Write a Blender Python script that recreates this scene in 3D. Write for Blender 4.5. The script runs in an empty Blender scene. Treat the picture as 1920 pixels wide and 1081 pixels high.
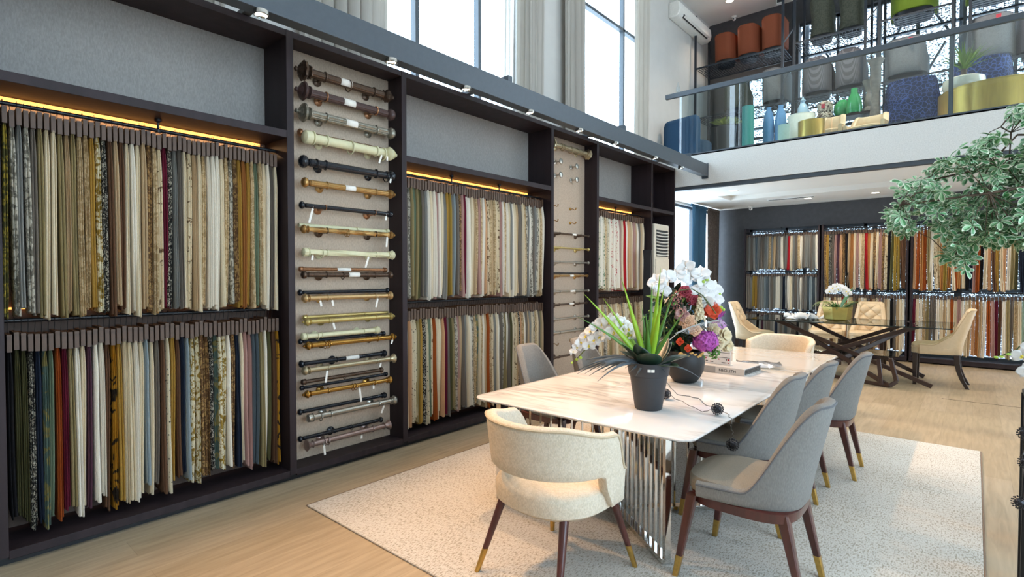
import bpy, math, random
from mathutils import Vector, Matrix
from math import pi, sin, cos
R = math.radians
S = bpy.context.scene
COL = S.collection
# ------------------------------------------------------------------ camera
cam = bpy.data.objects.new('camera', bpy.data.cameras.new('camera'))
COL.objects.link(cam)
cam.data.sensor_width = 36.0
cam.data.lens = 36.0 * 1003.0 / 1920.0
cam.data.clip_start = 0.05
cam.data.clip_end = 400
cam.location = (0, 0, 1.6)
cam.rotation_euler = (R(90 - 1.342), 0, R(40.873))
S.camera = cam
# ------------------------------------------------------------------ render look
S.view_settings.view_transform = 'Standard'
S.view_settings.look = 'None'
S.view_settings.gamma = 1.0
S.view_settings.use_curve_mapping = False
S.view_settings.exposure = -0.48
cy = S.cycles
cy.use_denoising = True
cy.max_bounces = 9
cy.diffuse_bounces = 4
cy.glossy_bounces = 4
cy.transmission_bounces = 6
cy.transparent_max_bounces = 12
cy.caustics_reflective = False
cy.caustics_refractive = False
cy.sample_clamp_indirect = 6.0
# ------------------------------------------------------------------ daylight
W = bpy.data.worlds.new('daylight')
S.world = W
W.use_nodes = True
bg = W.node_tree.nodes['Background']
bg.inputs[0].default_value = (0.78, 0.89, 1.0, 1)
bg.inputs[1].default_value = 11.5


def portal(loc, rot, sx, sy):
    l = bpy.data.lights.new('window_daylight', 'AREA')
    l.shape = 'RECTANGLE'
    l.size, l.size_y = sx, sy
    l.cycles.is_portal = True
    o = bpy.data.objects.new('window_daylight', l)
    o.location = loc
    o.rotation_euler = rot
    COL.objects.link(o)


# openings: left wall high windows, left low window, far facade, right wall windows (upper one added)
portal((-4.66, 4.3, 5.1), (0, R(-90), 0), 3.6, 2.1)
portal((-4.66, 7.8, 5.1), (0, R(-90), 0), 3.6, 2.1)
portal((-4.66, 10.9, 1.6), (0, R(-90), 0), 3.0, 3.5)
portal((-1.0, 12.85, 1.45), (R(-90), 0, 0), 5.6, 2.4)
portal((-1.0, 12.5, 5.4), (R(-90), 0, 0), 5.6, 3.2)
portal((4.62, 2.0, 3.0), (0, R(90), 0), 4.4, 6.0)
portal((4.62, 10.65, 5.4), (0, R(90), 0), 2.8, 2.6)  # belongs to the unseen opening added to brighten the mezzanine


def lamp(name, kind, loc, power, col, rot=(0, 0, 0), size=0.05, ang=60, blend=0.6, sy=None):
    l = bpy.data.lights.new(name, kind)
    l.energy = power
    l.color = col
    if kind == 'SPOT':
        l.spot_size = R(ang)
        l.spot_blend = blend
        l.shadow_soft_size = size
    elif kind == 'AREA':
        l.size = size
        if sy:
            l.shape = 'RECTANGLE'
            l.size_y = sy
    else:
        l.shadow_soft_size = size
    o = bpy.data.objects.new(name, l)
    o.location = loc
    o.rotation_euler = rot
    COL.objects.link(o)
    return o


WARM = (1.0, 0.72, 0.45)
SOFT = (1.0, 0.86, 0.70)
# the bar's spot heads wash the cabinets (the heads themselves are built further down)
SPOTS = [0.55, 1.55, 2.55, 3.35, 4.25, 5.15, 5.95, 7.05, 7.95]
for y in SPOTS:
    lamp('spot_light', 'SPOT', (-3.40, y, 3.16), 225, (1.0, 0.57, 0.27), (0, R(-27), 0), 0.03, 74, 0.7)
# ceiling downlights of the double height room, then of the mezzanine with added ones
for x in (-2.4, -0.6, 1.4, 3.4):
    for y in (0.2, 2.8, 5.4, 8.0):
        lamp('downlight_beam', 'SPOT', (x, y, 7.14), 110 if x < -2 else 85, (0.98, 0.98, 1.0), (0, 0, 0), 0.07, 70, 0.7)
for x, y in ((-3.87, 11.25), (-2.6, 9.9), (-1.0, 9.9), (0.6, 9.9), (2.4, 9.9)):  # all but the first are unseen lamps added to brighten the mezzanine
    lamp('downlight_beam', 'SPOT', (x, y, 7.14), 90 if y > 11 else 380, SOFT, (0, 0, 0), 0.06, 110, 0.8)
DOWN = [(-3.28, 9.82), (-1.40, 11.75), (-2.5, 11.75), (0.5, 11.7), (-0.6, 9.8), (0.9, 9.8)]
for x, y in DOWN:
    lamp('downlight_beam', 'SPOT', (x, y, 3.07), 70 if y > 11 else 150, (1.0, .82, .62), (0, 0, 0), 0.05, 120, 0.7)
# ------------------------------------------------------------------ helpers


class MB:
    """collects vertices and faces of one mesh"""

    def __init__(s):
        s.v, s.f, s.m = [], [], []
        s.T = Matrix.Identity(4)
        s.mi = 0

    def add(s, vs, fs):
        b = len(s.v)
        s.v += [tuple(s.T @ Vector(p)) for p in vs]
        s.f += [tuple(i + b for i in f) for f in fs]
        s.m += [s.mi] * len(fs)
        return s

    def box(s, x0, x1, y0, y1, z0, z1):
        vs = [(x, y, z) for z in (z0, z1) for y in (y0, y1) for x in (x0, x1)]
        return s.add(vs, [(0, 2, 3, 1), (4, 5, 7, 6), (0, 1, 5, 4), (2, 6, 7, 3), (0, 4, 6, 2), (1, 3, 7, 5)])

    def loft(s, rings, cap=True, close=True):
        n = len(rings[0])
        vs = [p for r in rings for p in r]
        fs = []
        for i in range(len(rings) - 1):
            for j in range(n if close else n - 1):
                k = (j + 1) % n
                fs.append((i * n + j, i * n + k, (i + 1) * n + k, (i + 1) * n + j))
        if cap and close:
            fs.append(tuple(range(n - 1, -1, -1)))
            fs.append(tuple((len(rings) - 1) * n + j for j in range(n)))
        return s.add(vs, fs)

    def lathe(s, prof, n=24, c=(0, 0, 0), axis='z', mod=None):
        rings = []
        for r, h in prof:
            ring = []
            for j in range(n):
                a = 2 * pi * j / n
                rr = r * (mod(a, h) if mod else 1)
                p = (rr * cos(a), rr * sin(a), h)
                if axis == 'y':
                    p = (p[0], p[2], -p[1])
                elif axis == 'x':
                    p = (p[2], p[1], -p[0])
                ring.append((p[0] + c[0], p[1] + c[1], p[2] + c[2]))
            rings.append(ring)
        return s.loft(rings)

    def tube(s, pts, r, n=8, cap=True):
        pts = [Vector(p) for p in pts]
        rings = []
        prev = None
        for i, p in enumerate(pts):
            d = (pts[min(i + 1, len(pts) - 1)] - pts[max(i - 1, 0)]).normalized()
            if prev is None:
                a = Vector((0, 0, 1)) if abs(d.z) < 0.9 else Vector((1, 0, 0))
                u = d.cross(a).normalized()
            else:
                u = (prev - d * prev.dot(d)).normalized()
            prev = u
            w = d.cross(u)
            rr = r[i] if isinstance(r, (list, tuple)) else r
            rings.append([tuple(p + (u * cos(2 * pi * j / n) + w * sin(2 * pi * j / n)) * rr) for j in range(n)])
        return s.loft(rings, cap)

    def bar(s, a, b, w, h, up=(0, 0, 1)):
        """straight bar of rectangular section"""
        a, b = Vector(a), Vector(b)
        d = (b - a).normalized()
        if abs(d.dot(Vector(up).normalized())) > 0.99:
            up = (0, 1, 0)
        u = d.cross(Vector(up)).normalized()
        v = u.cross(d)
        R_ = [[tuple(p + u * sx * w / 2 + v * sy * h / 2) for sx, sy in ((-1, -1), (1, -1), (1, 1), (-1, 1))] for p in (a, b)]
        return s.loft(R_)

    def torus(s, c, R0, r, axis='y', n=20, k=8):
        rings = []
        for i in range(n):
            a = 2 * pi * i / n
            ring = []
            for j in range(k):
                b = 2 * pi * j / k
                p = ((R0 + r * cos(b)) * cos(a), (R0 + r * cos(b)) * sin(a), r * sin(b))
                if axis == 'y':
                    p = (p[0], p[2], p[1])
                elif axis == 'x':
                    p = (p[2], p[0], p[1])
                ring.append((p[0] + c[0], p[1] + c[1], p[2] + c[2]))
            rings.append(ring)
        rings.append(rings[0])
        return s.loft(rings, False)

    def grid(s, fn, nu, nv):
        vs = [fn(i / nu, j / nv) for i in range(nu + 1) for j in range(nv + 1)]
        fs = [(i * (nv + 1) + j, (i + 1) * (nv + 1) + j, (i + 1) * (nv + 1) + j + 1, i * (nv + 1) + j + 1)
              for i in range(nu) for j in range(nv)]
        return s.add(vs, fs)

    def ball(s, c, r, n=12, sq=(1, 1, 1)):
        return s.loft([[(c[0] + sq[0] * r * sin(t) * cos(2 * pi * j / n), c[1] + sq[1] * r * sin(t) * sin(2 * pi * j / n), c[2] - sq[2] * r * cos(t))
                        for j in range(n)] for t in [pi * (0.02 + 0.96 * i / (n // 2)) for i in range(n // 2 + 1)]])

    def mesh(s, name, mats, smooth=True):
        me = bpy.data.meshes.new(name)
        me.from_pydata(s.v, [], s.f)
        for m in (mats if isinstance(mats, (list, tuple)) else [mats]):
            me.materials.append(m)
        if any(s.m):
            me.polygons.foreach_set('material_index', s.m)
        me.validate()
        me.update()
        if smooth:
            me.shade_smooth()
            try:
                me.set_sharp_from_angle(angle=R(40))
            except Exception:
                pass
        return me


def obj(name, mb, mat, parent=None, bevel=0, smooth=True, sub=0, seg=2):
    me = mb if isinstance(mb, bpy.types.Mesh) else mb.mesh(name, mat, smooth)
    o = bpy.data.objects.new(name, me)
    COL.objects.link(o)
    if parent:
        o.parent = parent
    if bevel:
        b = o.modifiers.new('bevel', 'BEVEL')
        b.width = bevel
        b.segments = seg
        b.limit_method = 'ANGLE'
        b.angle_limit = R(50)
    if sub:
        b = o.modifiers.new('sub', 'SUBSURF')
        b.levels = b.render_levels = sub
    return o


def tag(o, label, cat, group=None, kind=None):
    o['label'] = label
    o['category'] = cat
    if group:
        o['group'] = group
    if kind:
        o['kind'] = kind
    return o


def thing(name, label, cat, loc=(0, 0, 0), rz=0, group=None):
    o = bpy.data.objects.new(name, None)
    o.empty_display_size = 0.1
    COL.objects.link(o)
    o.location = loc
    o.rotation_euler = (0, 0, rz)
    return tag(o, label, cat, group)


def dup(root, loc=None, rz=None, label=None, group=None):
    r = root.copy()
    COL.objects.link(r)
    if loc is not None:
        r.location = loc
    if rz is not None:
        r.rotation_euler = (0, 0, rz)
    if label:
        r['label'] = label
    if group:
        r['group'] = group
    for ch in list(root.children):
        c = ch.copy()
        COL.objects.link(c)
        c.parent = r
        for g in list(ch.children):
            d = g.copy()
            COL.objects.link(d)
            d.parent = c
    return r


def struct(name, mb, mat, label, cat, bevel=0, smooth=False, parent=None):
    o = obj(name, mb, mat, parent, bevel, smooth)
    if not parent:
        tag(o, label, cat, None, 'structure')
    return o


# ------------------------------------------------------------------ materials
def srgb(c):
    if isinstance(c, str):
        c = [int(c[i:i + 2], 16) / 255 for i in (0, 2, 4)]
    return tuple(((x / 12.92) if x <= 0.04045 else ((x + 0.055) / 1.055) ** 2.4) for x in c) + (1,)


def newmat(name):
    m = bpy.data.materials.new(name)
    m.use_nodes = True
    nt = m.node_tree
    return m, nt, nt.nodes['Principled BSDF']


def ND(nt, t, **k):
    n = nt.nodes.new('ShaderNode' + t)
    for a, b in k.items():
        setattr(n, a, b)
    return n


def texco(nt, scale=(1, 1, 1), space='Object'):
    tc = ND(nt, 'TexCoord')
    mp = ND(nt, 'Mapping')
    mp.inputs['Scale'].default_value = scale
    nt.links.new(tc.outputs[space], mp.inputs['Vector'])
    return mp.outputs[0]


def ramp(nt, fac, stops, interp='LINEAR'):
    r = ND(nt, 'ValToRGB')
    r.color_ramp.interpolation = interp
    e = r.color_ramp.elements
    while len(e) < len(stops):
        e.new(0.5)
    for i, (p, c) in enumerate(stops):
        e[i].position = p
        e[i].color = c
    nt.links.new(fac, r.inputs[0])
    return r.outputs[0]


def mixc(nt, fac, a, b):
    m = ND(nt, 'Mix', data_type='RGBA')
    for i, v in ((0, fac), (6, a), (7, b)):
        if isinstance(v, (int, float, tuple)):
            m.inputs[i].default_value = v
        else:
            nt.links.new(v, m.inputs[i])
    return m.outputs[2]


def bump(nt, b, h, strength=0.3, dist=0.01):
    bn = ND(nt, 'Bump')
    bn.inputs['Strength'].default_value = strength
    bn.inputs['Distance'].default_value = dist
    nt.links.new(h, bn.inputs['Height'])
    nt.links.new(bn.outputs[0], b.inputs['Normal'])


def plain(name, c, rough=0.5, metal=0.0, noise=0.0, scale=30, bmp=0.0, spec=None, sheen=0, coat=0, stretch=(1, 1, 1)):
    m, nt, b = newmat(name)
    c = srgb(c)
    b.inputs['Roughness'].default_value = rough
    b.inputs['Metallic'].default_value = metal
    if spec is not None:
        b.inputs['Specular IOR Level'].default_value = spec
    if sheen:
        b.inputs['Sheen Weight'].default_value = sheen
    if coat:
        b.inputs['Coat Weight'].default_value = coat
    n = ND(nt, 'TexNoise')
    n.inputs['Scale'].default_value = scale
    n.inputs['Detail'].default_value = 3
    nt.links.new(texco(nt, stretch), n.inputs['Vector'])
    k = noise or 0.05
    lo = tuple(x * (1 - k) for x in c[:3]) + (1,)
    hi = tuple(min(1, x * (1 + k)) for x in c[:3]) + (1,)
    nt.links.new(ramp(nt, n.outputs['Fac'], [(0.3, lo), (0.7, hi)]), b.inputs['Base Color'])
    if bmp:
        bump(nt, b, n.outputs['Fac'], bmp, 0.004)
    return m


def emit(name, c, s):
    m, nt, b = newmat(name)
    b.inputs['Base Color'].default_value = srgb(c)
    b.inputs['Emission Color'].default_value = srgb(c)
    b.inputs['Emission Strength'].default_value = s
    return m


def glass(name, tint='f4fbff', refl=1.45, extra=0.0):
    m = bpy.data.materials.new(name)
    m.use_nodes = True
    nt = m.node_tree
    nt.nodes.clear()
    out = ND(nt, 'OutputMaterial')
    mx = ND(nt, 'MixShader')
    tr = ND(nt, 'BsdfTransparent')
    gl = ND(nt, 'BsdfGlossy')
    fr = ND(nt, 'Fresnel')
    fr.inputs[0].default_value = refl
    tr.inputs[0].default_value = srgb(tint)
    gl.inputs[1].default_value = 0.01
    ad = ND(nt, 'Math', operation='ADD')
    ad.inputs[1].default_value = extra
    nt.links.new(fr.outputs[0], ad.inputs[0])
    ge = ND(nt, 'NewGeometry')
    iv = ND(nt, 'Math', operation='SUBTRACT')
    iv.inputs[0].default_value = 1.0
    nt.links.new(ge.outputs['Backfacing'], iv.inputs[1])
    mu = ND(nt, 'Math', operation='MULTIPLY')
    nt.links.new(ad.outputs[0], mu.inputs[0])
    nt.links.new(iv.outputs[0], mu.inputs[1])
    nt.links.new(mu.outputs[0], mx.inputs[0])
    nt.links.new(tr.outputs[0], mx.inputs[1])
    nt.links.new(gl.outputs[0], mx.inputs[2])
    nt.links.new(mx.outputs[0], out.inputs[0])
    return m


def fabric(name, a, b2=None, kind='plain', rough=0.85, scale=60, weave=500, thr=(0.5, 0.54)):
    """cloth: ground colour a, figure colour b2"""
    m, nt, b = newmat(name)
    b.inputs['Roughness'].default_value = rough
    b.inputs['Specular IOR Level'].default_value = 0.25
    a = srgb(a)
    base = None
    if kind == 'plain':
        base = a
    else:
        b2 = srgb(b2)
        oi = ND(nt, 'ObjectInfo')
        va = ND(nt, 'VectorMath', operation='MULTIPLY_ADD')
        va.inputs[1].default_value = (7, 3, 11)
        cx = ND(nt, 'CombineXYZ')
        for k in range(3):
            nt.links.new(oi.outputs['Random'], cx.inputs[k])
        nt.links.new(cx.outputs[0], va.inputs[0])
        nt.links.new(texco(nt), va.inputs[2])
        v = va.outputs[0]
        if kind == 'damask':
            n = ND(nt, 'TexNoise')
            n.inputs['Scale'].default_value = scale
            n.inputs['Detail'].default_value = 1.0
            n.inputs['Distortion'].default_value = 1.6
            nt.links.new(v, n.inputs['Vector'])
            fac = n.outputs['Fac']
        elif kind == 'leaf':
            n = ND(nt, 'TexVoronoi', feature='DISTANCE_TO_EDGE')
            n.inputs['Scale'].default_value = scale
            nt.links.new(v, n.inputs['Vector'])
            fac = n.outputs['Distance']
        elif kind == 'dot':
            n = ND(nt, 'TexVoronoi')
            n.inputs['Scale'].default_value = scale
            nt.links.new(v, n.inputs['Vector'])
            fac = n.outputs['Distance']
        elif kind == 'stripe':
            n = ND(nt, 'TexWave', bands_direction='Y')
            n.inputs['Scale'].default_value = scale
            nt.links.new(v, n.inputs['Vector'])
            fac = n.outputs['Fac']
        base = ramp(nt, fac, [(thr[0], b2 if kind in ('leaf', 'dot') else a), (thr[1], a if kind in ('leaf', 'dot') else b2)])
    w = ND(nt, 'TexNoise')
    w.inputs['Scale'].default_value = weave
    w.inputs['Detail'].default_value = 2
    nt.links.new(texco(nt, (1, 1, 0.35)), w.inputs['Vector'])
    dk = ramp(nt, w.outputs['Fac'], [(0.3, (0.84, 0.84, 0.84, 1)), (0.7, (1.08, 1.08, 1.08, 1))])
    mm = ND(nt, 'Mix', data_type='RGBA', blend_type='MULTIPLY')
    mm.inputs[0].default_value = 1
    if isinstance(base, tuple):
        mm.inputs[6].default_value = base
    else:
        nt.links.new(base, mm.inputs[6])
    nt.links.new(dk, mm.inputs[7])
    nt.links.new(mm.outputs[2], b.inputs['Base Color'])
    bump(nt, b, w.outputs['Fac'], 0.25, 0.002)
    return m


M = {}
M['espresso'] = plain('espresso_wood', '2b2124', 0.55, 0, 0.25, 14, 0.1, .3, stretch=(1, 1, 0.12))
M['black'] = plain('black_metal', '1b1c1f', 0.4, 0.3)
M['grey_steel'] = plain('grey_painted_steel', '4b5259', 0.45, 0.2)
M['chrome'] = plain('polished_steel', 'd8d6d2', 0.08, 1.0)
M['brass'] = plain('brushed_brass', 'c9a45c', 0.28, 1.0, 0.1, 60)
M['walnut'] = plain('walnut_leg', '4a221c', 0.3, 0, 0.3, 25, stretch=(1, 1, 0.15), coat=0.3)
M['wallpaper'] = fabric('grey_wall_textile', '989490', rough=0.9, weave=130)
M['panel'] = fabric('taupe_panel_textile', 'bda995', rough=0.9, weave=150)
M['white_wall'] = plain('white_plaster', 'c8c5c0', 0.85, 0, 0.02, 6)
M['fascia'] = plain('textured_white_render', 'd6d4cf', 0.9, 0, 0.09, 70, 0.25)
M['ceiling'] = plain('white_ceiling_paint', 'ebe8e2', 0.9, 0, 0.01, 4)
M['dark_wall'] = plain('dark_slate_wall', '4a4a4d', 0.75, 0, 0.1, 12, 0.1)
M['bay_back'] = plain('brown_bay_back', '54443a', 0.7, 0, 0.15, 20)
M['white_plastic'] = plain('white_plastic', 'e9e7e1', 0.35)
M['cream_plastic'] = plain('cream_plastic', 'e4d9c6', 0.4)
M['glass'] = glass('clear_glass')
M['bal_glass'] = glass('balustrade_glass', 'f1f8f8', 1.45, 0.08)
M['table_glass'] = glass('smoked_table_glass', 'c9d2cf', 1.5, 0.05)
M['led'] = emit('warm_led_strip', 'ffab55', 3.2)
M['lamp_lens'] = emit('lamp_lens', 'fff1d8', 12)
M['sticker'] = plain('white_paper', 'efe9df', 0.7)
M['grille'] = plain('dark_grille', '2a2b2c', 0.6)


def wood_floor():
    m, nt, b = newmat('pale_oak_boards')
    b.inputs['Roughness'].default_value = 0.38
    v = texco(nt, (1, 1, 1))
    br = ND(nt, 'TexBrick')
    br.offset = 0.37
    for k, x in (('Color1', srgb('ae9d84')), ('Color2', srgb('a49378')), ('Mortar', srgb('8f8069'))):
        br.inputs[k].default_value = x
    br.inputs['Scale'].default_value = 1
    br.inputs['Mortar Size'].default_value = 0.0012
    br.inputs['Brick Width'].default_value = 2.4
    br.inputs['Row Height'].default_value = 0.24
    mp = ND(nt, 'Mapping')
    mp.inputs['Rotation'].default_value = (0, 0, R(90))
    nt.links.new(v, mp.inputs[0])
    nt.links.new(mp.outputs[0], br.inputs['Vector'])
    n = ND(nt, 'TexNoise')
    n.inputs['Scale'].default_value = 6
    n.inputs['Detail'].default_value = 6
    n.inputs['Distortion'].default_value = 0.6
    nt.links.new(texco(nt, (5, 0.45, 1)), n.inputs['Vector'])
    g = ramp(nt, n.outputs['Fac'], [(0.3, (0.80, 0.78, 0.75, 1)), (0.65, (1.06, 1.05, 1.04, 1))])
    mm = ND(nt, 'Mix', data_type='RGBA', blend_type='MULTIPLY')
    mm.inputs[0].default_value = 1
    nt.links.new(br.outputs['Color'], mm.inputs[6])
    nt.links.new(g, mm.inputs[7])
    nt.links.new(mm.outputs[2], b.inputs['Base Color'])
    bump(nt, b, n.outputs['Fac'], 0.06, 0.003)
    return m


def rug_mat():
    m, nt, b = newmat('woven_rug')
    b.inputs['Roughness'].default_value = 0.95
    b.inputs['Specular IOR Level'].default_value = 0.1
    big = ND(nt, 'TexNoise')
    big.inputs['Scale'].default_value = 1.6
    big.inputs['Detail'].default_value = 4
    nt.links.new(texco(nt), big.inputs['Vector'])
    d = ND(nt, 'TexNoise')
    d.inputs['Scale'].default_value = 66
    d.inputs['Detail'].default_value = 1
    nt.links.new(texco(nt, (1.8, 0.7, 1)), d.inputs['Vector'])
    fine = ND(nt, 'TexNoise')
    fine.inputs['Scale'].default_value = 160
    nt.links.new(texco(nt), fine.inputs['Vector'])
    ad = ND(nt, 'Math', operation='MULTIPLY_ADD')
    ad.inputs[1].default_value = 0.25
    nt.links.new(big.outputs['Fac'], ad.inputs[0])
    nt.links.new(d.outputs['Fac'], ad.inputs[2])
    c = ramp(nt, ad.outputs[0], [(0.49, srgb('ccc8c0')), (0.66, srgb('c5c0b7')), (0.71, srgb('b6b0a4')), (0.8, srgb('a29b8e'))])
    f = ramp(nt, fine.outputs['Fac'], [(0.3, (0.82, 0.82, 0.82, 1)), (0.7, (1.08, 1.08, 1.08, 1))])
    mm = ND(nt, 'Mix', data_type='RGBA', blend_type='MULTIPLY')
    mm.inputs[0].default_value = 1
    nt.links.new(c, mm.inputs[6])
    nt.links.new(f, mm.inputs[7])
    nt.links.new(mm.outputs[2], b.inputs['Base Color'])
    bump(nt, b, fine.outputs['Fac'], 0.6, 0.006)
    return m


def marble_mat():
    m, nt, b = newmat('polished_white_marble')
    b.inputs['Roughness'].default_value = 0.09
    b.inputs['Coat Weight'].default_value = 0.05
    n = ND(nt, 'TexNoise')
    n.inputs['Scale'].default_value = 2.2
    n.inputs['Detail'].default_value = 5
    n.inputs['Distortion'].default_value = 0.9
    mp = ND(nt, 'Mapping')
    mp.inputs['Rotation'].default_value = (0, 0, R(38))
    mp.inputs['Scale'].default_value = (0.55, 2.6, 1)
    nt.links.new(texco(nt), mp.inputs[0])
    nt.links.new(mp.outputs[0], n.inputs['Vector'])
    w = srgb('dad9d8')
    c = ramp(nt, n.outputs['Fac'], [(0.36, w), (0.45, srgb('c8c5bf')), (0.485, srgb('a3a2a0')), (0.50, srgb('bdb9b2')), (0.56, w)])
    n2 = ND(nt, 'TexNoise')
    n2.inputs['Scale'].default_value = 1.3
    nt.links.new(texco(nt), n2.inputs['Vector'])
    f2 = ramp(nt, n2.outputs['Fac'], [(0.40, (1, 1, 1, 1)), (0.60, (0.0, 0.0, 0.0, 1))])
    cc = mixc(nt, f2, w, c)
    nt.links.new(cc, b.inputs['Base Color'])
    return m


def screen_mat(name, thr, scale):
    """perforated metal screen outside the glass: punched slots are open"""
    m = bpy.data.materials.new(name)
    m.use_nodes = True
    nt = m.node_tree
    nt.nodes.clear()
    out = ND(nt, 'OutputMaterial')
    mx = ND(nt, 'MixShader')
    tr = ND(nt, 'BsdfTransparent')
    df = ND(nt, 'BsdfDiffuse')
    df.inputs[0].default_value = srgb('a9adb8')
    v = ND(nt, 'TexVoronoi')
    v.inputs['Scale'].default_value = scale
    nt.links.new(texco(nt, (1.0, 1, 2.4)), v.inputs['Vector'])
    c = ramp(nt, v.outputs['Distance'], [(thr, (0, 0, 0, 1)), (thr + .05, (1, 1, 1, 1))], 'LINEAR')
    nt.links.new(c, mx.inputs[0])
    nt.links.new(tr.outputs[0], mx.inputs[1])
    nt.links.new(df.outputs[0], mx.inputs[2])
    nt.links.new(mx.outputs[0], out.inputs[0])
    return m


M['floor'] = wood_floor()
M['rug'] = rug_mat()
M['marble'] = marble_mat()
M['screen'] = screen_mat('perforated_screen', .54, 30)
M['screen_low'] = screen_mat('dense_perforated_screen', .27, 42)

# ================================================================== the shell
XL, XR, YF, YB, ZC = -4.6, 4.6, -3.0, 12.6, 7.2
struct('floor', MB().box(XL - 0.2, XR + 0.2, YF - 0.2, 13.0, -0.12, 0), M['floor'], 'pale oak board floor running under the whole showroom', 'floor')


def wall_with_holes(axis, pos, th, a0, a1, z0, z1, holes):
    """wall in the plane axis=pos, spans a0..a1 along the other axis; holes=(a0,a1,z0,z1) disjoint along a"""
    mb = MB()

    def bx(p0, p1, q0, q1):
        if p1 - p0 < 1e-4 or q1 - q0 < 1e-4:
            return
        if axis == 'x':
            mb.box(min(pos, pos + th), max(pos, pos + th), p0, p1, q0, q1)
        else:
            mb.box(p0, p1, min(pos, pos + th), max(pos, pos + th), q0, q1)
    cur = a0
    for h in sorted(holes):
        bx(cur, h[0], z0, z1)
        seg = [x for x in holes if x[0] == h[0]]
        if h is seg[0] or h == seg[0]:
            zz = z0
            for q in sorted(seg, key=lambda t: t[2]):
                bx(q[0], q[1], zz, q[2])
                zz = q[3]
            bx(h[0], h[1], zz, z1)
        cur = h[1]
    return mb


WIN = [(3.27, 5.42, 3.3, 6.9), (6.88, 8.95, 3.3, 6.9)]
struct('wall_left', wall_with_holes('x', XL, -0.2, YF, 13.0, 0, ZC, WIN + [(9.15, 12.55, 0.05, 3.08)]), M['white_wall'],
       'pale plaster wall with tall windows behind the dark cabinets', 'wall')
struct('wall_right', wall_with_holes('x', XR, 0.2, YF, 13.0, 0, ZC, [(-1.0, 5.0, 0.4, 4.8), (9.4, 11.9, 4.0, 6.8)]), M['white_wall'],
       'white plaster wall on the right of the room, out of view', 'wall')
struct('wall_back', MB().box(XL - 0.2, XR + 0.2, YF - 0.2, YF, 0, ZC), M['white_wall'], 'white plaster wall behind the camera', 'wall')
struct('ceiling', MB().box(XL - 0.2, XR + 0.2, YF - 0.2, 13.0, ZC, ZC + 0.15), M['ceiling'], 'high white ceiling over the double height room', 'ceiling')

# far wall: dark frame below, dark frame above, openings behind the racks
mb = wall_with_holes('y', YB, 0.2, XL, 4.8, 0, 3.12, [(-3.86, -2.42, 0.1, 2.64), (-2.35, -0.97, 0.1, 2.64), (-0.90, 2.2, 0.1, 2.64)])
struct('wall_front', mb, M['dark_wall'], 'dark slate wall framing the fabric racks under the mezzanine', 'wall')
mb = wall_with_holes('y', 12.1, 0.2, XL, 4.8, 3.68, ZC, [(-3.80, -2.90, 3.75, 5.9), (-2.78, 2.4, 3.75, 6.72)])
struct('wall_front_upper', mb, M['dark_wall'], 'dark navy wall framing the glazing on the mezzanine', 'wall')


def window(n, y0, y1, z0, z1, mull, trans, label):
    r = bpy.data.objects.new('window_%d' % n, None)
    COL.objects.link(r)
    tag(r, label, 'window', None, 'structure')
    fr = MB()
    t = 0.05
    x0, x1 = XL - 0.14, XL - 0.06
    fr.box(x0, x1, y0, y0 + t, z0, z1).box(x0, x1, y1 - t, y1, z0, z1).box(x0, x1, y0, y1, z0, z0 + t).box(x0, x1, y0, y1, z1 - t, z1)
    for y in mull:
        fr.box(x0, x1, y - t / 2, y + t / 2, z0, z1)
    for z in trans:
        fr.box(x0, x1, y0, y1, z - t / 2, z + t / 2)
    obj('window_frame', fr, M['grey_steel'], r, smooth=False)
    obj('pane', MB().box(XL - 0.105, XL - 0.095, y0 + 0.02, y1 - 0.02, z0 + 0.02, z1 - 0.02), M['glass'], r, smooth=False)


window(1, 3.27, 5.42, 3.3, 6.9, (3.80, 4.78), (), 'tall bright window above the second fabric bay, between pale curtains')
window(2, 6.88, 8.95, 3.3, 6.9, (7.08, 8.35), (5.85,), 'tall bright window nearer the mezzanine, with a transom')
window(3, 9.15, 12.55, 0.05, 3.08, (10.3, 11.4), (), 'full height window under the mezzanine beside the blue curtain')
# right wall shop window
r = bpy.data.objects.new('window_4', None)
COL.objects.link(r)
tag(r, 'wide shop window in the right wall, out of view', 'window', None, 'structure')
fr = MB()
for y in (-1.0, 1.0, 3.0, 4.94):
    fr.box(XR + 0.05, XR + 0.12, y, y + 0.06, 0.4, 4.8)
fr.box(XR + 0.05, XR + 0.12, -1, 5, 0.4, 0.46).box(XR + 0.05, XR + 0.12, -1, 5, 4.74, 4.8)
obj('window_frame', fr, M['grey_steel'], r, smooth=False)
obj('pane', MB().box(XR + 0.08, XR + 0.09, -0.98, 4.98, 0.42, 4.78), M['glass'], r, smooth=False)

r = bpy.data.objects.new('window_7', None)  # unseen window, added so daylight reaches the mezzanine ceiling
COL.objects.link(r)
tag(r, 'unseen upper window added at the right end of the mezzanine for more daylight', 'window', None, 'structure')
obj('window_frame', MB().box(XR + .05, XR + .12, 9.4, 9.45, 4, 6.8).box(XR + .05, XR + .12, 11.85, 11.9, 4, 6.8).box(XR + .05, XR + .12, 9.45, 11.85, 4, 4.05).box(XR + .05, XR + .12, 9.45, 11.85, 6.75, 6.8), M['grey_steel'], r, smooth=False)
obj('pane', MB().box(XR + .08, XR + .09, 9.42, 11.88, 4.02, 6.78), M['glass'], r, smooth=False)

# facade glazing behind the racks with the punched screen outside


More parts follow.
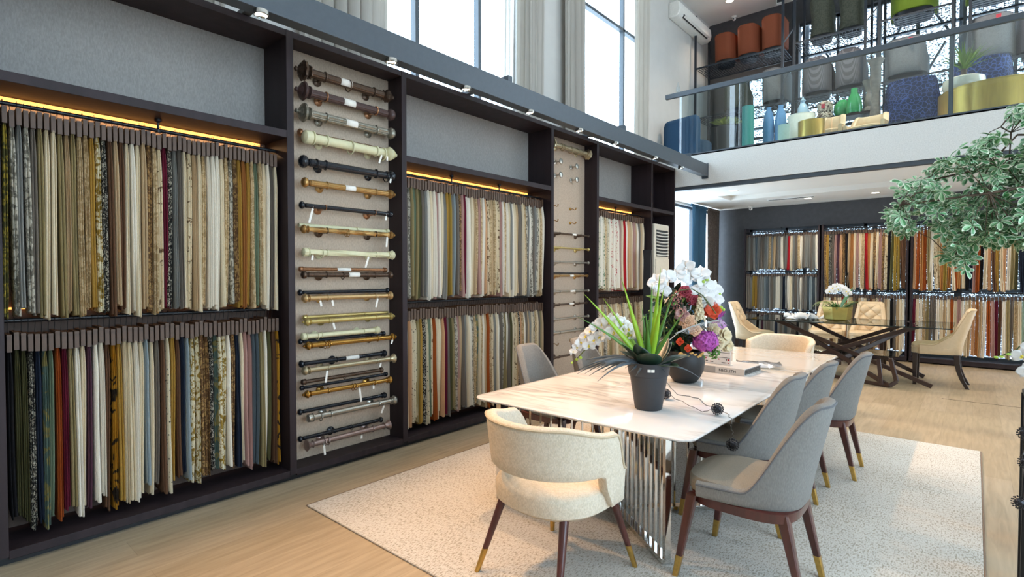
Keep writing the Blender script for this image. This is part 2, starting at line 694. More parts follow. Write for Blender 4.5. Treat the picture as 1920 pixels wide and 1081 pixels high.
def facade(n, x0, x1, z0, z1, y, mull, trans, label):
    r = bpy.data.objects.new('window_%d' % n, None)
    COL.objects.link(r)
    tag(r, label, 'window', None, 'structure')
    fr = MB()
    t = 0.05
    for x in [x0 + t / 2, x1 - t / 2] + list(mull):
        fr.box(x - t / 2, x + t / 2, y + 0.06, y + 0.12, z0, z1)
    for z in [z0 + t / 2, z1 - t / 2] + list(trans):
        fr.box(x0, x1, y + 0.06, y + 0.12, z - t / 2, z + t / 2)
    obj('window_frame', fr, M['grey_steel'], r, smooth=False)
    obj('pane', MB().box(x0, x1, y + 0.085, y + 0.095, z0, z1), M['glass'], r, smooth=False)


facade(5, -3.86, 2.2, 0.1, 2.64, 12.62, (-3.1, -1.66, -0.2, 0.9), (), 'glazing behind the far fabric racks')
facade(6, -3.80, 2.4, 3.75, 6.72, 12.12, (-3.3, -2.1, -1.42, -0.85, -0.2, 0.45, 1.1), (4.55,), 'glazing behind the chair shelves on the mezzanine')
sc_ = thing('facade_screen', 'perforated pale metal screen with diagonal struts outside the far glazing', 'facade screen', (0, 13.4, 0))
sc_['kind'] = 'structure'
obj('mesh_panel', MB().box(-5, 3.4, 0, 0.004, 3.3, 8.0), M['screen'], sc_, smooth=False)
obj('dense_mesh_panel', MB().box(-5, 3.4, 0, 0.004, 0.0, 3.29), M['screen_low'], sc_, smooth=False)
for i in range(8):
    x = -4.4 + i * 1.0
    d = 1 if i % 2 else -1
    for z in (0.2, 2.4, 4.4, 6.2):
        obj('strut', MB().bar((x, -0.1, z), (x + 0.9 * d, -0.1, z + 1.7), 0.04, 0.04), M['grey_steel'], sc_, smooth=False)
for x in (-4.2, -2.9, -1.6, -0.3, 1.0, 2.3):
    obj('post', MB().box(x, x + 0.07, -0.2, -0.12, 0, 8), M['grey_steel'], sc_, smooth=False)
for z in (1.3, 3.3, 5.0, 6.4):
    obj('rail', MB().box(-5, 3.4, -0.2, -0.12, z, z + 0.05), M['grey_steel'], sc_, smooth=False)

# mezzanine
mb = MB().box(XL, 4.6, 9.02, 12.6, 3.30, 3.66)
struct('trim_1', mb, M['fascia'], 'thick pale mezzanine floor edge across the room', 'mezzanine')
struct('trim_2', MB().box(XL, 4.6, 9.0, 9.02, 3.15, 3.68), M['fascia'], 'pale textured fascia on the mezzanine edge', 'fascia')
struct('trim_3', MB().box(XL, 4.6, 9.02, 9.12, 3.09, 3.15), M['grey_steel'], 'dark strip under the mezzanine fascia', 'strip')
# suspended ceiling under the mezzanine with a recess
mb = MB()
zc = 3.12
mb.box(XL, 4.6, 9.12, 10.35, zc, zc + 0.03).box(XL, 4.6, 11.1, 12.6, zc, zc + 0.03).box(XL, -3.75, 10.35, 11.1, zc, zc + 0.03)
mb.box(-3.75, 4.6, 10.35, 11.1, 3.21, 3.24).box(-3.75, 4.6, 10.33, 10.35, zc + .03, 3.24).box(-3.75, 4.6, 11.1, 11.12, zc + .03, 3.24).box(-3.77, -3.75, 10.33, 11.12, zc + .03, 3.24)
struct('ceiling_lower', mb, M['ceiling'], 'low white ceiling with a long recess under the mezzanine', 'ceiling')
struct('trim_4', MB().box(XL, 4.6, 9.0, 9.06, 3.66, 3.70), M['grey_steel'], 'dark metal channel at the foot of the glass balustrade', 'channel')
struct('trim_5', MB().box(-0.305, 0.45 + 4, 8.93, 8.936, 0.0, 0.002), M['grille'], 'thin dark joint across the floor boards', 'floor joint')
# ================================================================== display cabinets on the left wall
ORD = ['first', 'second', 'third', 'fourth', 'fifth', 'sixth', 'seventh', 'eighth', 'ninth', 'tenth', 'eleventh', 'twelfth', 'thirteenth',
       'fourteenth', 'fifteenth', 'sixteenth', 'seventeenth', 'eighteenth', 'nineteenth']
TENS = {20: 'twent', 30: 'thirt', 40: 'fort', 50: 'fift', 60: 'sixt', 70: 'sevent'}


def ordinal(n):
    if n <= 19:
        return ORD[n - 1]
    t, u = n // 10 * 10, n % 10
    return TENS[t] + 'ieth' if u == 0 else TENS[t] + 'y-' + ORD[u - 1]


XF = -4.0          # cabinet front
XB = -4.36         # compartment back
CT = 3.48          # cabinet top


def cabinet(y0, y1, name, label, kind, back_mat='wallpaper', left=0.055, right=0.0):
    """one unit: side panels, top, base, shelf over the rail, back"""
    t = thing(name, label, 'cabinet', (XB, y0, 0), 0, 'dark wood display cabinets along the left wall')
    w = y1 - y0
    d = XF - XB
    E_ = M['espresso']
    obj('side_panel', MB().box(-0.03, d, 0, left, 0.05, CT), E_, t, 0.002)
    if right:
        obj('side_panel', MB().box(-0.03, d, w - right, w, 0.05, CT), E_, t, 0.002)
    obj('top_panel', MB().box(-0.03, d - 0.003, left, w - right, CT - 0.05, CT), E_, t, 0.002)
    obj('base_panel', MB().box(-0.03, d - 0.002, left, w - right, 0.035, 0.085), E_, t, 0.002)
    obj('toe_kick', MB().box(-0.03, d - 0.04, 0, w, 0.0, 0.035), M['black'], t)
    if kind == 'bay':
        obj('shelf', MB().box(-0.03, d - 0.002, left, w - right, 2.66, 2.716), E_, t, 0.002)
        obj('back_panel', MB().box(-0.03, -0.012, left, w - right, 2.716, CT - 0.05), M[back_mat], t)
        obj('back_panel', MB().box(-0.03, -0.012, left, w - right, 0.085, 2.66), M['bay_back'], t)
        obj('light_strip', MB().box(-0.01, 0.008, left + 0.03, w - right - 0.06, 1.40, 1.412), M['led'], t)
        obj('light_strip', MB().box(0.004, 0.028, left + 0.03, w - right - 0.06, 2.63, 2.652), M['led'], t)
        for z in (2.585, 1.342):
            rl = obj('hanging_rail', MB().tube([(0.16, left + 0.002, z), (0.16, w - right - 0.002, z)], 0.0125, 12), M['black'], t)
            n = 1 if w < 1.9 else 2
            for k in range(n):
                yy = left + (w - left - right) * (k + 1) / (n + 1)
                if z > 2:
                    obj('rail_bracket', MB().lathe([(0.001, 2.66), (0.022, 2.66), (0.022, 2.645), (0.008, 2.635), (0.007, 2.60), (0.018, 2.59), (0.018, 2.57)], 14, (0.16, yy, 0)), M['black'], rl)
    elif kind == 'rods':
        obj('back_panel', MB().box(0.12, 0.155, left, w - right, 0.085, CT - 0.05), M['panel'], t)
    elif kind == 'aircon':
        obj('shelf', MB().box(-0.03, d - 0.002, left, w - right, 2.66, 2.716), E_, t, 0.002)
        obj('back_panel', MB().box(-0.03, -0.012, left, w - right, 0.085, CT - 0.05), E_, t)
    return t


cabinet(0.335, 1.99, 'display_cabinet', 'nearest dark wood cabinet bay with a grey back panel above two rails', 'bay')
cabinet(1.99, 3.076, 'display_cabinet', 'nearer tall dark wood column holding large curtain rods', 'rods')
cabinet(3.076, 5.37, 'display_cabinet', 'widest dark wood cabinet bay between the two curtain rod columns', 'bay')
cabinet(5.37, 6.43, 'display_cabinet', 'farther tall dark wood column holding slim metal rods and hooks', 'rods')
cabinet(6.43, 8.09, 'display_cabinet', 'farther dark wood cabinet bay with floral fabrics', 'bay')
cabinet(8.09, 9.00, 'display_cabinet', 'narrow dark wood cabinet bay around the standing air conditioner', 'aircon', left=0.045, right=0.045)
# small warm strip lights under the rail of the upper rows (lamps the cabinets have)
for y0, y1 in ((0.42, 1.93), (3.16, 5.3), (6.52, 7.95)):
    lamp('strip_light', 'AREA', (-4.325, (y0 + y1) / 2, 2.628), 9, (1.0, 0.62, 0.3), (0, 0, 0), 0.03, sy=y1 - y0)

# the standing air conditioner
t = thing('standing_air_conditioner', 'tall cream floor standing air conditioner with a louvred top in the last cabinet bay', 'air conditioner', (-4.15, 8.48, 0.085))
obj('body', MB().box(-0.17, 0.155, -0.27, 0.27, 0, 2.38), M['cream_plastic'], t, 0.02)
obj('front_panel', MB().box(0.155, 0.17, -0.25, 0.25, 0.25, 1.80), M['cream_plastic'], t, 0.006)
g = MB().box(0.150, 0.158, -0.22, 0.22, 1.84, 2.28)
obj('vent_recess', g, M['grille'], t)
for k in range(8):
    z = 1.87 + k * 0.053
    obj('louvre', MB().loft([[(0.158, y, z - 0.012 - 0.25 * (0.2 - y * y * 4) * 0.2), (0.176, y, z - 0.006 - 0.25 * (0.2 - y * y * 4) * 0.2),
                              (0.176, y, z + 0.006 - 0.25 * (0.2 - y * y * 4) * 0.2), (0.158, y, z + 0.012 - 0.25 * (0.2 - y * y * 4) * 0.2)] for y in [-0.215 + i * 0.0430 for i in range(11)]]), M['white_plastic'], t)
obj('display_slot', MB().box(0.169, 0.174, 0.03, 0.06, 1.05, 1.62), M['black'], t, 0.002)

# ================================================================== fabric swatches
CL = {
    'c': ('cream plain', fabric('cloth_cream', 'e4d5b8')),
    'w': ('ivory white', fabric('cloth_ivory', 'efe7d8')),
    't': ('tan', fabric('cloth_tan', 'c6ac88')),
    'b': ('brown', fabric('cloth_brown', '6b4c37')),
    'k': ('khaki', fabric('cloth_khaki', '9a8a62')),
    'g': ('gold satin', fabric('cloth_gold', 'b58f45', None, 'plain', 0.45)),
    'o': ('dark olive', fabric('cloth_olive', '5d5a3a')),
    'G': ('grey', fabric('cloth_grey', '8c8b86')),
    'a': ('taupe grey', fabric('cloth_taupe', '7b7268')),
    's': ('silver leaf patterned', fabric('cloth_silver', 'cbc4b4', '7e786c', 'damask', 0.7, 26, 400, (0.48, 0.56))),
    'd': ('cream brown-leaf', fabric('cloth_cream_leaf', 'e2d2b2', '7a6248', 'damask', 0.8, 18, 400, (0.60, 0.63))),
    'D': ('ivory gold-scrolled', fabric('cloth_ivory_gold', 'e8dfc4', 'a08237', 'damask', 0.7, 24, 400, (0.50, 0.56))),
    'x': ('beige damask', fabric('cloth_beige_damask', 'd8c29c', 'b59b73', 'damask', 0.7, 30, 400, (0.46, 0.54))),
    'B': ('brown and gold damask', fabric('cloth_brown_damask', '6f5238', 'b69462', 'damask', 0.6, 34, 400, (0.50, 0.56))),
    'O': ('olive and gold damask', fabric('cloth_olive_gold', '5a5634', 'b09a42', 'damask', 0.6, 22, 400, (0.50, 0.56))),
    'S': ('black and white flecked', fabric('cloth_black_fleck', '2a2826', 'c9c2b2', 'damask', 0.8, 60, 400, (0.54, 0.57))),
    'p': ('cream with black specks', fabric('cloth_cream_spot', 'd8ccb0', '2f2b27', 'dot', 0.8, 38, 400, (0.18, 0.22))),
    'm': ('burgundy', fabric('cloth_burgundy', '6c1c33')),
    'r': ('bright red', fabric('cloth_red', 'b3202a')),
    'n': ('navy blue', fabric('cloth_navy', '20293a')),
    'u': ('slate blue', fabric('cloth_slate', '5b666c')),
    'U': ('pale blue', fabric('cloth_paleblue', '949fa2')),
    'T': ('teal and gold figured', fabric('cloth_teal', '5d7068', '958a58', 'damask', 0.6, 14, 400, (0.55, 0.6))),
    'e': ('sage green', fabric('cloth_sage', '71806a')),
    'E': ('deep green', fabric('cloth_green', '1f6350')),
    'i': ('mint green', fabric('cloth_mint', 'a9c0b2')),
    'R': ('rust orange', fabric('cloth_rust', 'a5521f')),
    'K': ('black', fabric('cloth_black', '1c1a1c')),
    'y': ('mustard yellow', fabric('cloth_mustard', 'a3873c')),
    'Y': ('mustard black-figured', fabric('cloth_mustard_fig', 'b07d22', '2b2118', 'damask', 0.8, 10, 400, (0.56, 0.58))),
    'f': ('white with red flowers', fabric('cloth_red_floral', 'e3d8c5', 'b5303c', 'damask', 0.8, 22, 400, (0.60, 0.63))),
    'l': ('white with green leaves', fabric('cloth_leaf_floral', 'e3dbc6', '5f7d5a', 'damask', 0.8, 20, 400, (0.59, 0.62))),
    'P': ('dusty pink', fabric('cloth_pink', 'b58f86')),
    'v': ('plum', fabric('cloth_plum', '5c3a48')),
    'L': ('ivory line-drawn', fabric('cloth_linework', 'e6dcc6', '6d6557', 'leaf', 0.8, 11, 400, (0.012, 0.02))),
    'q': ('copper tan leather', fabric('cloth_copper', 'b27a45')),
    'z': ('peach', fabric('cloth_peach', 'd3a77e')),
}
M['card'] = plain('brown_header_card', '503b2c', 0.55, 0, 0.2, 40)


def cloth_mesh(seed, w, d, L, lobes, splay=0.0, neck0=0.55):
    """folded length of cloth hanging from z=0: front face shows rounded folds"""
    rn = random.Random(seed)
    rows = 13
    ph = [rn.uniform(0, 6.28) for _ in range(4)]
    lb = []
    tot = 0
    for _ in range(lobes):
        x = rn.uniform(0.6, 1.4)
        lb.append(x)
        tot += x
    cuts = [0]
    for x in lb:
        cuts.append(cuts[-1] + x / tot)
    dep = [rn.uniform(-0.012, 0.012) for _ in lb]
    bot = [rn.uniform(-0.012, 0.02) for _ in lb]
    rings = []
    for i in range(rows):
        s = i / (rows - 1)
        neck = min(1.0, neck0 + (1 - neck0) * min(1, s / 0.12))
        ww = w * neck * (1.0 + 0.06 * s)
        off = w * 0.14 * sin(ph[0] + 3.0 * s) * s + splay * s * s
        ring = []
        back = -d * 0.5
        fr = d * 0.5 * (0.82 + 0.18 * min(1, s / 0.15)) + 0.012 * sin(ph[1] + 4 * s) * s
        ring += [(back, off - ww * 0.30), (0, off - ww * 0.46), (fr - 0.03, off - ww * 0.5)]
        idx = []
        for k in range(lobes):
            a, b = cuts[k], cuts[k + 1]
            a1, b1 = a + (b - a) * 0.04, b - (b - a) * 0.04
            for q, dx in ((0, -0.010), (0.18, 0.0), (0.5, 0.006), (0.82, 0.0), (1, -0.010)):
                yy = off + ww * ((a1 + (b1 - a1) * q) - 0.5)
                ring.append((fr + dx + dep[k] * s, yy))
                idx.append((len(ring) - 1, bot[k]))
            if k < lobes - 1:
                ring.append((fr - 0.035, off + ww * (b - 0.5)))
        ring += [(fr - 0.03, off + ww * 0.5), (0, off + ww * 0.46), (back, off + ww * 0.30)]
        bz = dict(idx)
        rings.append([(x, y, -L * s + (bz.get(j, 0) * (s ** 8))) for j, (x, y) in enumerate(ring)])
    return MB().loft(rings).mesh('cloth', CL['c'][1])


def card_mesh(w, d, h):
    mb = MB().box(-d / 2, d / 2, -w / 2, w / 2, -h, 0)
    mb.box(-d / 2 + 0.004, d / 2 + 0.0015, -w / 2 - 0.0008, w / 2 + 0.0008, -h * 0.10, -h * 0.06)
    return mb.mesh('header_card', M['card'], False)


def hook_mesh(rise):
    pts = [(0, 0, -0.01), (0, 0, rise * 0.25), (0.008, 0, rise * 0.5)]
    for k in range(7):
        a = -0.9 + k * 0.72
        pts.append((0.0 + 0.0165 * cos(a), 0, rise + 0.0165 * sin(a)))
    return MB().tube(pts, 0.0016, 5).mesh('hook', M['black'])


def swatch_row(name, cat, codes, p0, p1, zr, hz, hh, L, label_tail, group, dpt=0.2, along='y', variants=7, seed=0, drop=0.03, full=0.9, neck0=0.55):
    """row of hanging samples between p0 and p1; zr rail height, hz header top"""
    n = len(codes)
    a, b = Vector(p0), Vector(p1)
    pitch = (b - a).length / n
    w = pitch * full
    cm = [cloth_mesh(seed * 31 + k, w * (1.0 if k % 3 else 0.9), dpt, L, 2 if k % 4 else 3, (0, .45, 0, -.35, 0, .2, -.5)[k % 7] * w, neck0) for k in range(variants)]
    cd = card_mesh(pitch * 0.72, dpt * 0.92, hh)
    hk = hook_mesh(zr - hz)
    rn = random.Random(seed + 5)
    for i, ch in enumerate(codes):
        p = a.lerp(b, (i + 0.5) / n)
        dz = rn.uniform(-0.014, 0.010)
        desc, mt = CL[ch]
        t = thing(name, '%s %s, %s from left on %s' % (desc, cat, ordinal(i + 1), label_tail), cat, (p.x, p.y, hz + dz), 0 if along == 'y' else -pi / 2, group)
        hk2 = hk
        obj('hook', hk2, None, t)
        obj('header_card', cd, None, t)
        c = obj('cloth', cm[rn.randrange(variants)], None, t)
        c.location = (rn.uniform(-0.008, 0.008), 0, -hh + 0.012)
        c.scale = (1, 1, 1 + rn.uniform(-drop, drop))
        c.material_slots[0].link = 'OBJECT'
        c.material_slots[0].material = mt


XR_ = -4.2
U1 = 'OsGsakccktkxxgDSbtbcwctBxdmSGacdtcxwwwcxsBgqgxexcwactwss'
swatch_row('fabric_swatch', 'fabric sample', U1[:52], (XR_, 0.405, 0), (XR_, 1.965, 0), 2.585, 2.545, 0.095, 1.085,
           'the upper rail, nearest bay', 'curtain fabrics on the upper rail of the nearest bay', seed=1)
L1 = 'KooSnTeRmkwcvwwbYgccwcUcabpgbnUDDBBSTDDwBncPPuukwobYLLL'
swatch_row('fabric_swatch', 'fabric sample', L1[:52], (XR_, 0.405, 0), (XR_, 1.965, 0), 1.342, 1.275, 0.100, 1.005,
           'the lower rail, nearest bay', 'curtain fabrics on the lower rail of the nearest bay', seed=2, drop=0.05)
U2 = 'UaskekoaGwcwPwcGgyGUaBPmwwctxPxwzdxtxcdPwxwcGwctaacxsGwsaGscxwtg'
swatch_row('fabric_swatch', 'fabric sample', U2[:62], (XR_, 3.15, 0), (XR_, 5.35, 0), 2.585, 2.545, 0.095, 1.075,
           'the upper rail, wide middle bay', 'curtain fabrics on the upper rail of the middle bay', seed=3)
L2 = 'tczppkgSpedRcczmaoksPtaGcwsxTcxwtRxdGcwaskwaocdtSzxwatGcsxcaktGc'
swatch_row('fabric_swatch', 'fabric sample', L2[:62], (XR_, 3.15, 0), (XR_, 5.35, 0), 1.342, 1.275, 0.100, 1.01,
           'the lower rail, wide middle bay', 'curtain fabrics on the lower rail of the middle bay', seed=4, drop=0.05)
U3 = 'fwlwlxpwfwfwPcrwztcPtwatc'
swatch_row('fabric_swatch', 'fabric sample', U3[:25], (XR_, 6.51, 0), (XR_, 8.05, 0), 2.585, 2.545, 0.09, 1.06,
           'the upper rail, farthest bay', 'floral curtain fabrics on the upper rail of the farthest bay', seed=5)
L3 = 'txdctsxkdtcxtaxcdtxbctxcd'
swatch_row('fabric_swatch', 'fabric sample', L3[:25], (XR_, 6.51, 0), (XR_, 8.05, 0), 1.342, 1.275, 0.09, 1.0,
           'the lower rail, farthest bay', 'curtain fabrics on the lower rail of the farthest bay', seed=6)

# far racks under the mezzanine
def far_rack(x0, x1, rails, label):
    t = thing('fabric_rack', label, 'rack', (x0, 12.5, 0), 0, 'black racks of upholstery samples on the far wall')
    w = x1 - x0
    for x in (0.0, w - 0.035):
        obj('upright', MB().box(x, x + 0.035, -0.16, 0.09, 0.10, 2.64), M['espresso'], t, 0.003)
    for z in rails:
        rl = obj('hanging_rail', MB().tube([(0.035, -0.09, z), (w - 0.035, -0.09, z)], 0.011, 10), M['black'], t)
    obj('rail_hanger', MB().lathe([(0.001, 2.64), (0.02, 2.64), (0.02, 2.63), (0.006, 2.62), (0.006, rails[0] - 0.01)], 12, (w / 2, -0.09, 0)), M['black'], t)
    obj('base_shelf', MB().box(0, w, -0.2, 0.09, 0.02, 0.10), M['espresso'], t, 0.004)
    return t


far_rack(-3.88, -2.40, (2.55, 1.69, 0.86), 'left far rack hung with three rows of grey upholstery samples')
far_rack(-2.37, -0.94, (2.55, 1.30), 'middle far rack hung with brown and red upholstery samples')
far_rack(-0.91, 2.20, (2.55, 1.30), 'right far rack behind the tree hung with orange and cream samples')
YR = 12.41
F1 = 'aGaGuGaaGGxGtaGwaGrcGaxwaGGaGwgGxc'
F1b = 'aaGygaGGUuGaGwwGnGwcGaGwaGuUuGnGPG'
F1c = 'GaaGGKGvGaaGGnGaGuGGaaKGGaGwGGaaGa'
for s_, (codes, zr, L_, tail) in enumerate(((F1, 2.55, 0.72, 'the top rail, left far rack'), (F1b, 1.69, 0.70, 'the middle rail, left far rack'), (F1c, 0.86, 0.62, 'the lowest rail, left far rack'))):
    swatch_row('upholstery_swatch', 'upholstery sample', codes[:30], (-3.84, YR, 0), (-2.44, YR, 0), zr, zr - 0.045, 0.06, L_,
               tail, 'grey upholstery samples on ' + tail, 0.12, 'x', 5, 20 + s_, 0.04, 1.04, .85)
F2 = 'BgSaPvzBKtqcPcxrqcBcPBdKoyybbKryBtB'
F2b = 'tcwbxdcrRctabtwcabtdPatcKatcwbcrRcta'
for s_, (codes, zr, hz, L_, tail) in enumerate(((F2, 2.55, 2.505, 1.10, 'the top rail, middle far rack'), (F2b, 1.30, 1.24, 0.98, 'the lower rail, middle far rack'))):
    swatch_row('upholstery_swatch', 'upholstery sample', codes[:29], (-2.33, YR, 0), (-0.98, YR, 0), zr, hz, 0.07, L_,
               tail, 'warm upholstery samples on ' + tail, 0.12, 'x', 5, 30 + s_, 0.03, 1.04, .85)
F3 = 'zRqRkwdxqyqcRqcKnPRKczbgczwkonnKuG'
F3b = 'mcwxkaawctcRcPwctzqtwRPmbwkaxciaxtEaKxnuaKtE'
for s_, (codes, zr, hz, L_, tail) in enumerate(((F3, 2.55, 2.505, 1.10, 'the top rail, right far rack'), (F3b, 1.30, 1.24, 0.98, 'the lower rail, right far rack'))):
    n_ = 33
    swatch_row('upholstery_swatch', 'upholstery sample', codes[:n_], (-0.87, YR, 0), (0.75, YR, 0), zr, hz, 0.07, L_,
               tail, 'warm upholstery samples on ' + tail, 0.12, 'x', 5, 40 + s_, 0.03, 1.04, .85)

# ================================================================== the long steel bar with the spot heads
t = thing('spotlight_bar', 'long grey steel bar carrying spotlights above the cabinet fronts', 'spotlight bar', (-3.47, 0, 3.24))
obj('bar', MB().box(-0.05, 0.05, -1.0, 8.98, 0.05, 0.235), M['grey_steel'], t, 0.003)
obj('bar_end_plate', MB().box(-0.055, 0.055, 8.975, 8.998, -0.0, 0.25), M['grey_steel'], t, 0.003)
obj('bottom_flange', MB().box(-0.055, 0.055, -1.0, 8.975, 0.035, 0.05), M['grey_steel'], t, 0.002)
for y in (1.70, 3.95, 6.2, 8.3):
    obj('bracket', MB().box(-0.62, -0.05, y - 0.03, y + 0.03, 0.245, 0.285).box(-0.09, 0.03, y - 0.03, y + 0.03, 0.235, 0.30), M['grey_steel'], t, 0.003)
k = 0
for y in SPOTS:
    k += 1
    s_ = thing('spotlight', 'small round spotlight under the steel bar, %s from the camera end' % ordinal(k), 'spotlight', (-3.44, y, 3.275), 0, 'spotlights under the steel bar')
    hd = obj('lamp_head', MB().lathe([(0.001, 0.0), (0.045, 0.0), (0.048, -0.01), (0.048, -0.028), (0.040, -0.03), (0.036, -0.012), (0.001, -0.012)], 20), M['chrome'], s_)
    obj('lens', MB().lathe([(0.001, -0.014), (0.034, -0.014), (0.034, -0.018), (0.001, -0.018)], 20), M['lamp_lens'], s_)

# ================================================================== curtain rods
RM = {
    'bronze': plain('aged_bronze', '5b4a3e', 0.38, 0.75, 0.3, 60),
    'darkwood': plain('dark_carved_wood', '4a3734', 0.4, 0.2, 0.25, 60),
    'pewter': plain('antique_pewter', '8f8a7d', 0.38, 0.75, 0.25, 60),
    'cream': plain('cream_lacquer', 'd5cfa9', 0.35, 0, 0.05, 30),
    'copper': plain('aged_copper', 'a0714f', 0.35, 0.7, 0.2, 60),
    'black': plain('black_lacquer_rod', '1d2026', 0.22, 0.1),
    'gold': plain('antique_gold', 'b08a55', 0.32, 0.8, 0.15, 60),
    'satin': plain('satin_gold', 'c9a878', 0.3, 0.75, 0.06, 60),
    'pale': plain('pale_gold', 'cdb877', 0.3, 0.75, 0.06, 60),
    'brassy': plain('polished_antique_brass', 'b48844', 0.25, 0.9, 0.1, 60),
    'champ': plain('champagne_metal', 'b9ac8e', 0.3, 0.8, 0.05, 60),
    'silver': plain('satin_nickel', 'b0aba0', 0.28, 0.85, 0.05, 60),
    'rose': plain('rose_metal', '9a857f', 0.3, 0.7, 0.05, 60),
}
FIN = {
    'ball': [(0.35, 0), (0.8, 0.1), (0.8, 0.3), (0.45, 0.45), (0.45, 0.6), (1.0, 0.85), (1.35, 1.3), (1.45, 1.8), (1.3, 2.3), (0.9, 2.7), (0.3, 2.95), (0.01, 3.0)],
    'urn': [(0.9, 0), (1.15, 0.15), (0.7, 0.4), (0.6, 0.6), (1.1, 0.8), (1.5, 1.3), (1.3, 1.9), (0.8, 2.4), (1.0, 2.55), (0.6, 2.8), (0.35, 3.1), (0.5, 3.35), (0.3, 3.65), (0.01, 3.7)],
    'ornate': [(1.0, 0), (1.4, 0.2), (1.4, 0.5), (0.7, 0.8), (0.6, 1.0), (1.6, 1.3), (2.1, 1.8), (1.9, 2.2), (1.0, 2.4), (1.3, 2.7), (0.7, 3.1), (0.3, 3.4), (0.55, 3.7), (0.45, 4.0), (0.01, 4.3)],
    'trumpet': [(1.0, 0), (1.25, 0.1), (1.0, 0.3), (0.8, 0.6), (0.95, 1.1), (1.3, 1.8), (1.8, 2.5), (1.85, 2.6), (0.01, 2.62)],
    'cap': [(1.0, 0), (1.35, 0.1), (1.35, 0.3), (1.0, 0.4), (1.25, 0.55), (1.3, 1.5), (1.2, 2.0), (0.7, 2.4), (0.01, 2.5)],
    'egg': [(1.0, 0), (1.3, 0.1), (1.3, 0.3), (0.7, 0.5), (0.7, 0.7), (1.3, 1.2), (1.6, 1.8), (1.4, 2.4), (0.8, 3.0), (0.2, 3.4), (0.01, 3.5)],
}


def finial(style, r, y, d, carved=0):
    prof = [(a * r * 1.15, b * r * d) for a, b in FIN[style]]
    md = (lambda a, h: 1 + 0.07 * cos(9 * a)) if carved else None
    mb = MB()
    rings = []
    n = 27 if carved else 18
    for rr, h in prof:
        rings.append([(rr * (md(2 * pi * j / n, h) if md else 1) * cos(2 * pi * j / n), y + h, rr * (md(2 * pi * j / n, h) if md else 1) * sin(2 * pi * j / n)) for j in range(n)])
    return mb.loft(rings)


def curtain_rod(y0, y1, z, x, r, mat, fl, fr, label, group, flute=0, rings=(), tags=(), brk=(0.25, 0.78), bmat=None, wall=0.0, twist=0, sticker=None, carved=0, xw=-4.205):
    r = r * (1.38 if x > -4.1 and z > 2.3 else 1.22)
    L_ = y1 - y0
    t = thing('curtain_rod', label, 'curtain rod', (x, y0, z), 0, group)
    m = RM[mat]
    a0, a1 = 3.0 * r if fl else 0, L_ - (3.0 * r if fr else 0)
    n = 28 if flute else 16
    nr = 40 if twist else 2
    rr = []
    for i in range(nr + 1):
        yy = a0 + (a1 - a0) * i / nr
        rr.append([((r * (1 + flute * cos(14 * 2 * pi * j / n + (0)) + (0.12 * cos(4 * 2 * pi * j / n + 34 * yy * twist) if twist else 0))) * cos(2 * pi * j / n), yy,
                    (r * (1 + flute * cos(14 * 2 * pi * j / n) + (0.12 * cos(4 * 2 * pi * j / n + 34 * yy * twist) if twist else 0))) * sin(2 * pi * j / n)) for j in range(n)])
    obj('pole', MB().loft(rr), m, t)
    if fl:
        obj('finial', finial(fl, r, a0, -1, carved), m, t)
    if fr:
        obj('finial', finial(fr, r, a1, 1, carved), m, t)
    bm = RM[bmat] if bmat else m
    for f in brk:
        yy = L_ * f
        dw = xw - x           # panel face relative to the pole
        mb2 = MB()
        prof = [(0.001, dw + 0.001), (0.034, dw + 0.001), (0.038, dw + 0.007), (0.028, dw + 0.015), (0.013, dw + 0.022), (0.010, dw + 0.04), (0.011, -r * 0.9)]
        mb2.loft([[(h, yy + q * cos(2 * pi * j / 16), -0.012 + q * sin(2 * pi * j / 16)) for j in range(16)] for q, h in prof])
        mb2.torus((0, yy, 0), r * 1.12, r * 0.22, 'y', 18, 8)
        obj('bracket', mb2, bm, t)
    for f in rings:
        obj('ring', MB().torus((0, L_ * f, -r * 0.35), r * 1.45, r * 0.16, 'y', 22, 8), m, t)
    for f, ln in tags:
        tg = MB()
        tg.T = Matrix.Translation((r * 1.1, L_ * f, -r * .6)) @ Matrix.Rotation(R(((int(f * 97) * 37) % 40) - 20), 4, 'X') @ Matrix.Rotation(R(6), 4, 'Y')
        tg.box(0, 0.001, -0.009, 0.009, -ln, -.012).box(0, 0.0008, -0.0008, 0.0008, -.012, 0.01)
        obj('price_tag', tg, M['sticker'], t)
    if sticker:
        f0, f1 = sticker
        k = 10
        mb = MB()
        ring = []
        for yy in (L_ * f0, L_ * f1):
            ring.append([((r * 1.06) * cos(a), yy, (r * 1.06) * sin(a)) for a in [-1.0 + 2.2 * j / k for j in range(k + 1)]])
        mb.loft(ring, False, False)
        o = obj('sticker', mb, M['sticker'], t)
        sd = o.modifiers.new('s', 'SOLIDIFY')
        sd.thickness = 0.0008
    return t


